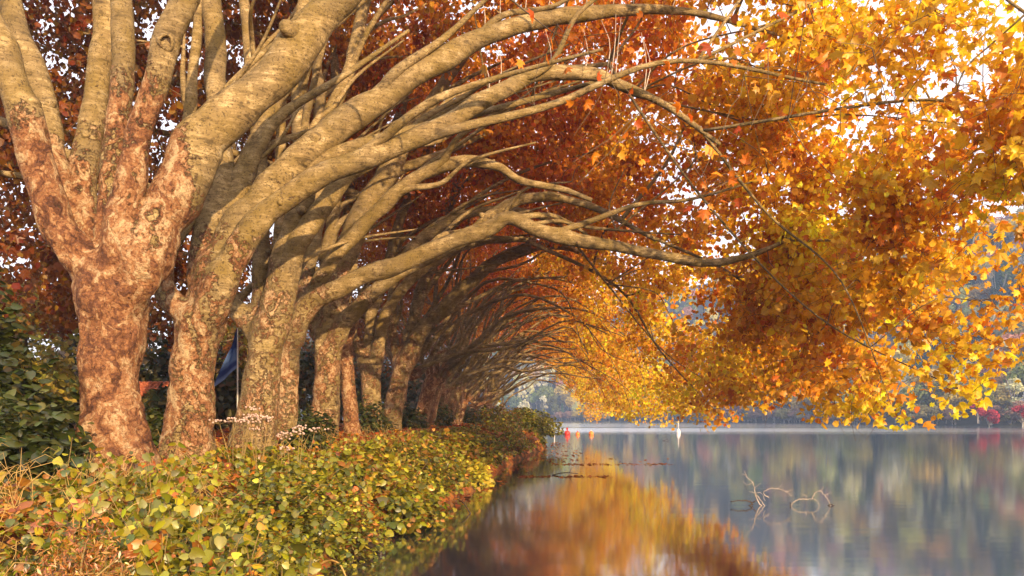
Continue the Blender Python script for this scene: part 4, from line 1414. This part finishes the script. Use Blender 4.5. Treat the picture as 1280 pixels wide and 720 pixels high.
GOLD = [(0.50, 0.40, 0.05), (0.36, 0.32, 0.05), (0.56, 0.33, 0.05), (0.25, 0.25, 0.04)]
bg_tree('golden_tree', 'sunlit yellow-green small tree behind the dark bush at left edge', 30, 24, 2.2, 4.6, GOLD, [3, 2, 1, 1], 401, size=0.2, n=3000)
bg_tree('golden_tree', 'sunlit yellow tree seen behind the blue flag', 288, 34, 1.8, 5.2, GOLD, [3, 2, 1, 1], 402, size=0.2, n=2600)
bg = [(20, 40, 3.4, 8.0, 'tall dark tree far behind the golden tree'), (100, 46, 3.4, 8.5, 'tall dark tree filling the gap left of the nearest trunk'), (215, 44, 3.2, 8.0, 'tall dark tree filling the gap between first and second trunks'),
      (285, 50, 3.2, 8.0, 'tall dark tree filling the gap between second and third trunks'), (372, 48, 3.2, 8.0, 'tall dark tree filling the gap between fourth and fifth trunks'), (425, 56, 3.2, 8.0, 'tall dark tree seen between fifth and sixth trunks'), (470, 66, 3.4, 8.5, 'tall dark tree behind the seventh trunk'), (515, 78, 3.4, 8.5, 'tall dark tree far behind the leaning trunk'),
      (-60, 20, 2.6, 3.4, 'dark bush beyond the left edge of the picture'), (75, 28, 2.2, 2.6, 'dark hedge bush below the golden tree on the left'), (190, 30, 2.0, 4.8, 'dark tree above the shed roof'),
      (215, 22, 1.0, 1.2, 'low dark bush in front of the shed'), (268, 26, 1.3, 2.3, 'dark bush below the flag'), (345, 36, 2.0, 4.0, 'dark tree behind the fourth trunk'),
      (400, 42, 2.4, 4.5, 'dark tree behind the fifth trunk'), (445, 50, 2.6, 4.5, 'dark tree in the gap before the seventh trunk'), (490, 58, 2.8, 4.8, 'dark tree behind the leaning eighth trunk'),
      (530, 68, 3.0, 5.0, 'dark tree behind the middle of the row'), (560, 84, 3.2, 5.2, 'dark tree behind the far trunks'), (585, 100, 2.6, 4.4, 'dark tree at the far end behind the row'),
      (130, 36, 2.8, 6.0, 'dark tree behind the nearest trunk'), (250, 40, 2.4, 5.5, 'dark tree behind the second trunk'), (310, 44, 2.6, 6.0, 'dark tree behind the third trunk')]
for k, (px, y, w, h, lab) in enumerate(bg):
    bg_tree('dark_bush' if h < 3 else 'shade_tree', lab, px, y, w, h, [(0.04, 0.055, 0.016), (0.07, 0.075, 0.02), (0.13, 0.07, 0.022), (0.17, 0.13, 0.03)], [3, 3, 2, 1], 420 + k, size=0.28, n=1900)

# shed with red tiled roof between the first two trunks
M_BOARD = simple_mat('grey_boards', (0.10, 0.10, 0.11), (0.20, 0.20, 0.22), 5, 0.8, 0.2)
M_TILE = simple_mat('red_tile', (0.30, 0.07, 0.03), (0.48, 0.15, 0.07), 6, 0.8, 0.2)
ys_ = 25.0
sx = (190 - CX) / F * ys_
root = thing('shed', 'small grey boarded shed with red tiled roof between first two trunks', 'shed', (sx, ys_, 1.42))
for k in range(16):
    bm = bmesh.new()
    box_mb(bm, (-1.5 + k * 0.2, 0, 0.66 + 0.0), (0.185, 0.05, 1.32), 0, 0.006)
    link('board', bm_mesh(bm, 'board', M_BOARD), root)
bm = bmesh.new()
box_mb(bm, (0, 0.9, 0.65), (2.96, 1.7, 1.26))
link('wall', bm_mesh(bm, 'wall', M_BOARD), root)
tl = Tubes()
for r_ in range(7):
    for k in range(18):
        a = np.array([-1.7 + k * 0.2, -0.25 + r_ * 0.16, 1.36 + r_ * 0.062])
        tl.add([a, a + (0, 0.2, 0.05)], [0.105, 0.095], 6)
ro = link('roof', tl.mesh('roof', M_TILE), root)

# blue flag on a pale pole
M_POLE = simple_mat('pale_pole', (0.55, 0.52, 0.48), (0.7, 0.68, 0.64), 4, 0.5, 0)
m, t = new_mat('blue_flag')
uvz = N(t, 'ShaderNodeAttribute', attribute_name='stripe').outputs['Fac']
cc = ramp(t, uvz, [(0.0, (0.02, 0.035, 0.14)), (0.40, (0.03, 0.06, 0.22)), (0.46, (0.08, 0.14, 0.34)), (0.72, (0.12, 0.20, 0.42)), (0.80, (0.03, 0.05, 0.18)), (0.88, (0.03, 0.05, 0.18)), (0.95, (0.14, 0.2, 0.4))])
dn, tn = N(t, 'ShaderNodeBsdfDiffuse'), N(t, 'ShaderNodeBsdfTranslucent')
mx = N(t, 'ShaderNodeMixShader', i_0=0.3)
t.links.new(cc, dn.inputs[0]); t.links.new(cc, tn.inputs[0])
t.links.new(dn.outputs[0], mx.inputs[1]); t.links.new(tn.outputs[0], mx.inputs[2])
t.links.new(mx.outputs[0], N(t, 'ShaderNodeOutputMaterial').inputs[0])
M_FLAG = m
fy = 24.0
fb = P(297, 560, fy)
root = thing('flagpole', 'pale flagpole with a limp blue flag behind the third trunk', 'flag', (fb[0], fy, 1.45))
pl = Tubes()
pl.add([(0, 0, -0.1), (0, 0, 2.2), (0, 0, 3.5)], [0.03, 0.025, 0.02], 8)
link('pole', pl.mesh('pole', M_POLE), root)
gu, gv = 18, 14
vv, sv = [], []
for a in range(gv):
    tv_ = a / (gv - 1)
    left = np.interp(tv_, [0, 0.35, 0.7, 1], [0.06, 0.16, 0.5, 0.85])
    for b in range(gu):
        u = b / (gu - 1)
        vv.append((-u * left, 0.07 * math.sin(u * 9 + tv_ * 3) * u ** 0.5, 3.35 - tv_ * (1.15 + 0.75 * u * tv_) + 0.12 * u * (1 - tv_)))
        sv.append(tv_)
ff = [(a * gu + b, a * gu + b + 1, (a + 1) * gu + b + 1, (a + 1) * gu + b) for a in range(gv - 1) for b in range(gu - 1)]
link('flag', mesh_np('flag', vv, np.array(ff).ravel(), np.full(len(ff), 4), M_FLAG, True, fl={'stripe': sv}), root)

# small pale box-like notice on a short post beside the leaf-strewn path
M_WHITE = simple_mat('weathered_white', (0.55, 0.5, 0.44), (0.74, 0.7, 0.64), 9, 0.7, 0.1)
p = P(556, 548, 33.0)
root = thing('notice_post', 'small pale notice plate on a short post amid the red leaves', 'sign', (p[0], 33.0, float(ground_z(p[0], 33.0))))
hz_ = p[2] - root.location.z
bm = bmesh.new(); box_mb(bm, (0, 0, hz_ * 0.5 - 0.05), (0.07, 0.07, max(0.2, hz_)), 0, 0.008)
link('post', bm_mesh(bm, 'post', M_WHITE), root)
bm = bmesh.new(); box_mb(bm, (0, -0.055, hz_), (0.30, 0.03, 0.27), 0, 0.006)
link('plate', bm_mesh(bm, 'plate', M_WHITE), root)

# blue-grey information post near the end of the row
M_BLUEG = simple_mat('blue_grey_paint', (0.16, 0.19, 0.27), (0.24, 0.28, 0.38), 5, 0.5, 0)
p = P(600, 527, 62.0)
root = thing('sign_post', 'tall narrow blue-grey sign post among the farthest trunks', 'sign', (p[0], 62.0, 1.4))
bm = bmesh.new(); box_mb(bm, (0, 0, 1.0), (0.09, 0.09, 2.2), 0, 0.01)
link('post', bm_mesh(bm, 'post', M_BLUEG), root)
bm = bmesh.new(); box_mb(bm, (0.02, -0.075, 2.6), (0.42, 0.05, 2.1), 0, 0.015)
link('panel', bm_mesh(bm, 'panel', M_BLUEG), root)

# white railing of a landing stage past the last tree
M_RAIL = simple_mat('white_rail', (0.72, 0.72, 0.74), (0.82, 0.82, 0.82), 3, 0.5, 0)
p = P(614, 528, 76.0)
root = thing('white_railing', 'white railing at the landing past the last trunk', 'railing', (p[0], 76.0, 1.35))
for k in range(5):
    bm = bmesh.new(); box_mb(bm, (0.05 + k * 0.42, 0, 0.5), (0.07, 0.07, 1.05), 0, 0.008)
    link('post', bm_mesh(bm, 'post', M_RAIL), root)
for z in (0.35, 0.68, 1.0):
    bm = bmesh.new(); box_mb(bm, (0.89, -0.05, z), (1.85, 0.03, 0.07), 0, 0.006)
    link('rail', bm_mesh(bm, 'rail', M_RAIL), root)
# pale low hedge beyond the railing
shrub('pale_hedge', 'pale yellowish low hedge behind the white railing', 'hedge', -1.0, 84.0, 3.0, 1.0, 1.3, 0, 2000, 0.18, YELL, [2, 2, 2], 95, flat=0.3, z=1.2)

# ------------------------------------------------------------------ on the water
def paint(name, a, rough=0.4):
    return simple_mat(name, tuple(x * 0.8 for x in a), a, 10, rough, 0.05)
M_RED, M_ORG, M_WHT = paint('red_buoy_paint', (0.72, 0.05, 0.04)), paint('orange_buoy_paint', (0.85, 0.24, 0.05)), paint('white_buoy_paint', (0.8, 0.74, 0.74))


def water_at(px, py):
    y = EYE * F / (py - HZ)
    return ((px - CX) / F * y, y, 0)


w_ = water_at(709, 543.5)
root = thing('red_buoy', 'red barrel shaped buoy, leftmost and largest of the coloured buoys', 'buoy', w_, 'buoys on the lake')
link('float', lathe([(0.18, -0.15), (0.30, 0.0), (0.33, 0.16), (0.30, 0.36), (0.16, 0.46)], 16, 'float', M_RED), root)
link('topmark', lathe([(0.05, 0.44), (0.07, 0.58), (0.12, 0.62), (0.12, 0.74), (0.04, 0.8)], 12, 'topmark', M_RED), root)
w_ = water_at(722, 543.5)
root = thing('orange_buoy', 'small orange buoy in the middle of the three coloured ones', 'buoy', w_, 'buoys on the lake')
link('float', lathe([(0.1, -0.12), (0.22, 0.0), (0.24, 0.14), (0.15, 0.28), (0.05, 0.33)], 16, 'float', M_ORG), root)
link('eye', lathe([(0.03, 0.31), (0.06, 0.36), (0.05, 0.42), (0.02, 0.45)], 10, 'eye', M_RED), root)
w_ = water_at(739, 543.5)
root = thing('orange_buoy', 'pale orange ball buoy, rightmost of the three coloured ones', 'buoy', w_, 'buoys on the lake')
link('float', lathe([(0.08, -0.14), (0.22, -0.05), (0.29, 0.12), (0.26, 0.28), (0.14, 0.39), (0.05, 0.42)], 16, 'float', M_ORG), root)
link('eye', lathe([(0.04, 0.40), (0.07, 0.44), (0.05, 0.52), (0.02, 0.54)], 10, 'eye', M_WHT), root)
w_ = water_at(848, 542)
root = thing('spar_buoy', 'white spar buoy with thin tall mast standing apart on the right', 'buoy', w_, 'buoys on the lake')
link('float', lathe([(0.14, -0.2), (0.26, 0.0), (0.25, 0.25), (0.12, 0.5), (0.05, 0.6)], 14, 'float', M_WHT), root)
link('mast', lathe([(0.045, 0.55), (0.04, 1.1), (0.03, 1.5)], 8, 'mast', M_WHT), root)
w_ = water_at(693, 546)
root = thing('marker_pole', 'thin white marker pole in the water left of the red buoy', 'pole', w_)
link('pole', lathe([(0.05, -0.3), (0.05, 0.3), (0.045, 0.66)], 8, 'pole', M_WHT), root)
link('cap', lathe([(0.055, 0.655), (0.06, 0.70), (0.03, 0.74)], 8, 'cap', M_WHT), root)

# bleached driftwood branch
def wpt(px, py, Y=16.2):
    return P(px, py, Y)


org = P(960, 632, 16.2); org[2] = 0
root = thing('driftwood_branch', 'bleached dead branch with arching twigs poking out of calm water at right', 'branch', tuple(org))
def dw(name, pts, r0, r1, mat, dys=None):
    tb = Tubes()
    pp = np.array([wpt(a, b, 16.2 + (0.0 if dys is None else dys[q_])) for q_, (a, b) in enumerate(pts)]) - org
    cr = catmull(pp, max(8, 4 * len(pts)))
    cr[1:-1] += np.random.RandomState(len(cr)).normal(0, 0.006, (len(cr) - 2, 3))
    tb.add(cr, np.linspace(r0, r1, len(cr)) * 0.62, 7, lump=0.25, freq=14)
    link(name, tb.mesh(name, mat), root)


dw('stub', [(913, 627), (925, 625.5), (937, 627), (941, 631)], 0.018, 0.03, M_WET)
dw('stub', [(934, 634), (939, 630), (945, 625)], 0.03, 0.018, M_WET)
dw('twig', [(953, 634), (946, 624), (943, 612), (941, 603), (934, 597), (931, 588)], 0.022, 0.006, M_DRIFT, [0, 0, .05, .1, .1, .15])
dw('twig', [(946, 622), (942, 616), (936, 614)], 0.012, 0.005, M_DRIFT)
dw('twig', [(941, 603), (934, 606), (929, 601)], 0.007, 0.004, M_DRIFT, [.1, .1, .1])
dw('twig', [(957, 634), (950, 624), (945, 617), (951, 616), (957, 626)], 0.013, 0.006, M_DRIFT)
dw('twig', [(961, 622), (954, 616), (962, 611), (972, 611), (983, 615), (990, 620)], 0.016, 0.006, M_DRIFT, [0, -.05, -.1, -.1, -.1, -.1])
dw('stub', [(988, 634), (988, 628)], 0.018, 0.014, M_WET)
dw('twig', [(988, 632), (996, 625), (1008, 624), (1018, 624), (1026, 633)], 0.016, 0.007, M_DRIFT)
dw('twig', [(1014, 624), (1019, 616), (1025, 614), (1031, 619), (1036, 627), (1039, 633)], 0.015, 0.009, M_DRIFT, [0, -.05, -.1, -.1, -.05, 0])
for bx, by, ex, ey in ((934, 597, 926, 592), (943, 610, 951, 604), (972, 611, 978, 605), (1025, 614, 1030, 608), (1008, 624, 1003, 617), (983, 615, 991, 612), (1031, 619, 1040, 616)):
    dw('twig', [(bx, by), ((bx + ex) / 2 + 1, (by + ey) / 2 - 1), (ex, ey)], 0.008, 0.004, M_DRIFT)
dw('stub', [(1034, 633), (1038, 630.5), (1043, 632)], 0.022, 0.018, M_WET)

# leaves drifting on the water, in two lines and a patch by the bank
rs = np.random.RandomState(9)
lp = []
for k in range(230):
    px = 690 + rs.rand() ** 1.3 * 150
    lp.append(water_at(px, 580.3 + rs.normal(0, 0.7) - 9 * (rs.rand() < 0.12) * rs.rand()))
for k in range(170):
    lp.append(water_at(652 + rs.rand() ** 1.4 * 112, 596 + rs.normal(0, 0.6)))
for k in range(420):
    py = 553 + rs.rand() * 24
    lp.append(water_at(np.interp(py, [553, 577], [690, 664]) + abs(rs.normal(0, 1)) * np.interp(py, [553, 577], [10, 36]), py))
for k in range(120):
    py = 582 + rs.rand() * 60
    lp.append(water_at(np.interp(py, [582, 642], [640, 545]) + abs(rs.normal(0, 1)) * 14, py))
lp = np.array(lp)
lp[:, 2] = 0.012
o = link('floating_leaf_litter', leaf_mass('floating_leaf_litter', lp, 0.13 * np.exp(rs.normal(0, 0.3, len(lp))), palette(len(lp), RUSTY, [2, 3, 1.2, 2], rs), T_MID, M_LEAF, 2.2, rs=rs), kind='stuff')
tag(o, 'russet leaves drifting on the water in thin lines beside the bank', 'fallen leaves')

# sticks and a log at the water's edge
def log(label, px, py, length, r, ang, tilt, mat=M_WET, nm='driftwood_log'):
    w0 = np.array(water_at(px, py))
    rt = thing(nm, label, 'log' if r > 0.04 else 'stick', tuple(w0))
    dv = np.array([math.cos(ang), math.sin(ang), tilt])
    tb = Tubes()
    pp = catmull([(0, 0, 0.0), dv * length * 0.5 + (0, 0, 0.06), dv * length], 10)
    tb.add(pp, np.linspace(r, r * 0.6, 10), 9, lump=0.15, freq=6)
    link('stem', tb.mesh('stem', mat), rt)
    tb = Tubes()
    e = pp[6]
    tb.add([e, e + (0.1 * length, 0.05, 0.18 * length), e + (0.2 * length, 0.02, 0.24 * length)], [r * 0.4, r * 0.3, r * 0.15], 6)
    link('snag', tb.mesh('snag', mat), rt)


log('dark wet log lying at the water edge below the yellow-green shrub', 566, 620, 1.3, 0.10, 2.9, 0.05)
log('dark root snag poking from under the bank bush at the bottom edge', 478, 693, 0.8, 0.07, 2.6, 0.25)
log('thin dark stick drifting by the second line of leaves', 690, 594, 0.9, 0.02, 0.1, 0.05, nm='drift_stick')
log('small dark stick afloat in open water below the white spar buoy', 829, 551, 0.5, 0.03, 0.2, 0.08, nm='drift_stick')
log('thin bent stick in the shallows right of the log', 588, 642, 0.5, 0.015, 2.2, 0.5, nm='drift_stick')
# long arching grass blade at the bottom
gb = Tubes()
b0 = P(398, 712, 8.6)
pp = np.array([P(398, 706, 8.6), P(412, 700, 8.5), P(425, 706, 8.4), P(433, 722, 8.3)]) - b0
gb.add(catmull(pp, 12), np.linspace(0.016, 0.008, 12), 6)
rt = thing('reed_blade', 'single pale reed blade arching over the water at the bottom edge', 'reed', tuple(b0))
link('blade', gb.mesh('blade', M_STRAW), rt)

# ------------------------------------------------------------------ haze over the lake
m, t = new_mat('lake_haze')
pv = N(t, 'ShaderNodeVolumePrincipled')
pv.inputs['Color'].default_value = (0.46, 0.63, 1.0, 1)
pv.inputs['Density'].default_value = 0.0005
pv.inputs['Anisotropy'].default_value = 0.0
t.links.new(pv.outputs[0], N(t, 'ShaderNodeOutputMaterial').inputs[1])
bm = bmesh.new()
box_mb(bm, (150, 365, 68), (1500, 970, 142))
tag(link('haze', bm_mesh(bm, 'haze', m)), 'pale bluish autumn haze hanging over the lake', 'haze', kind='stuff')
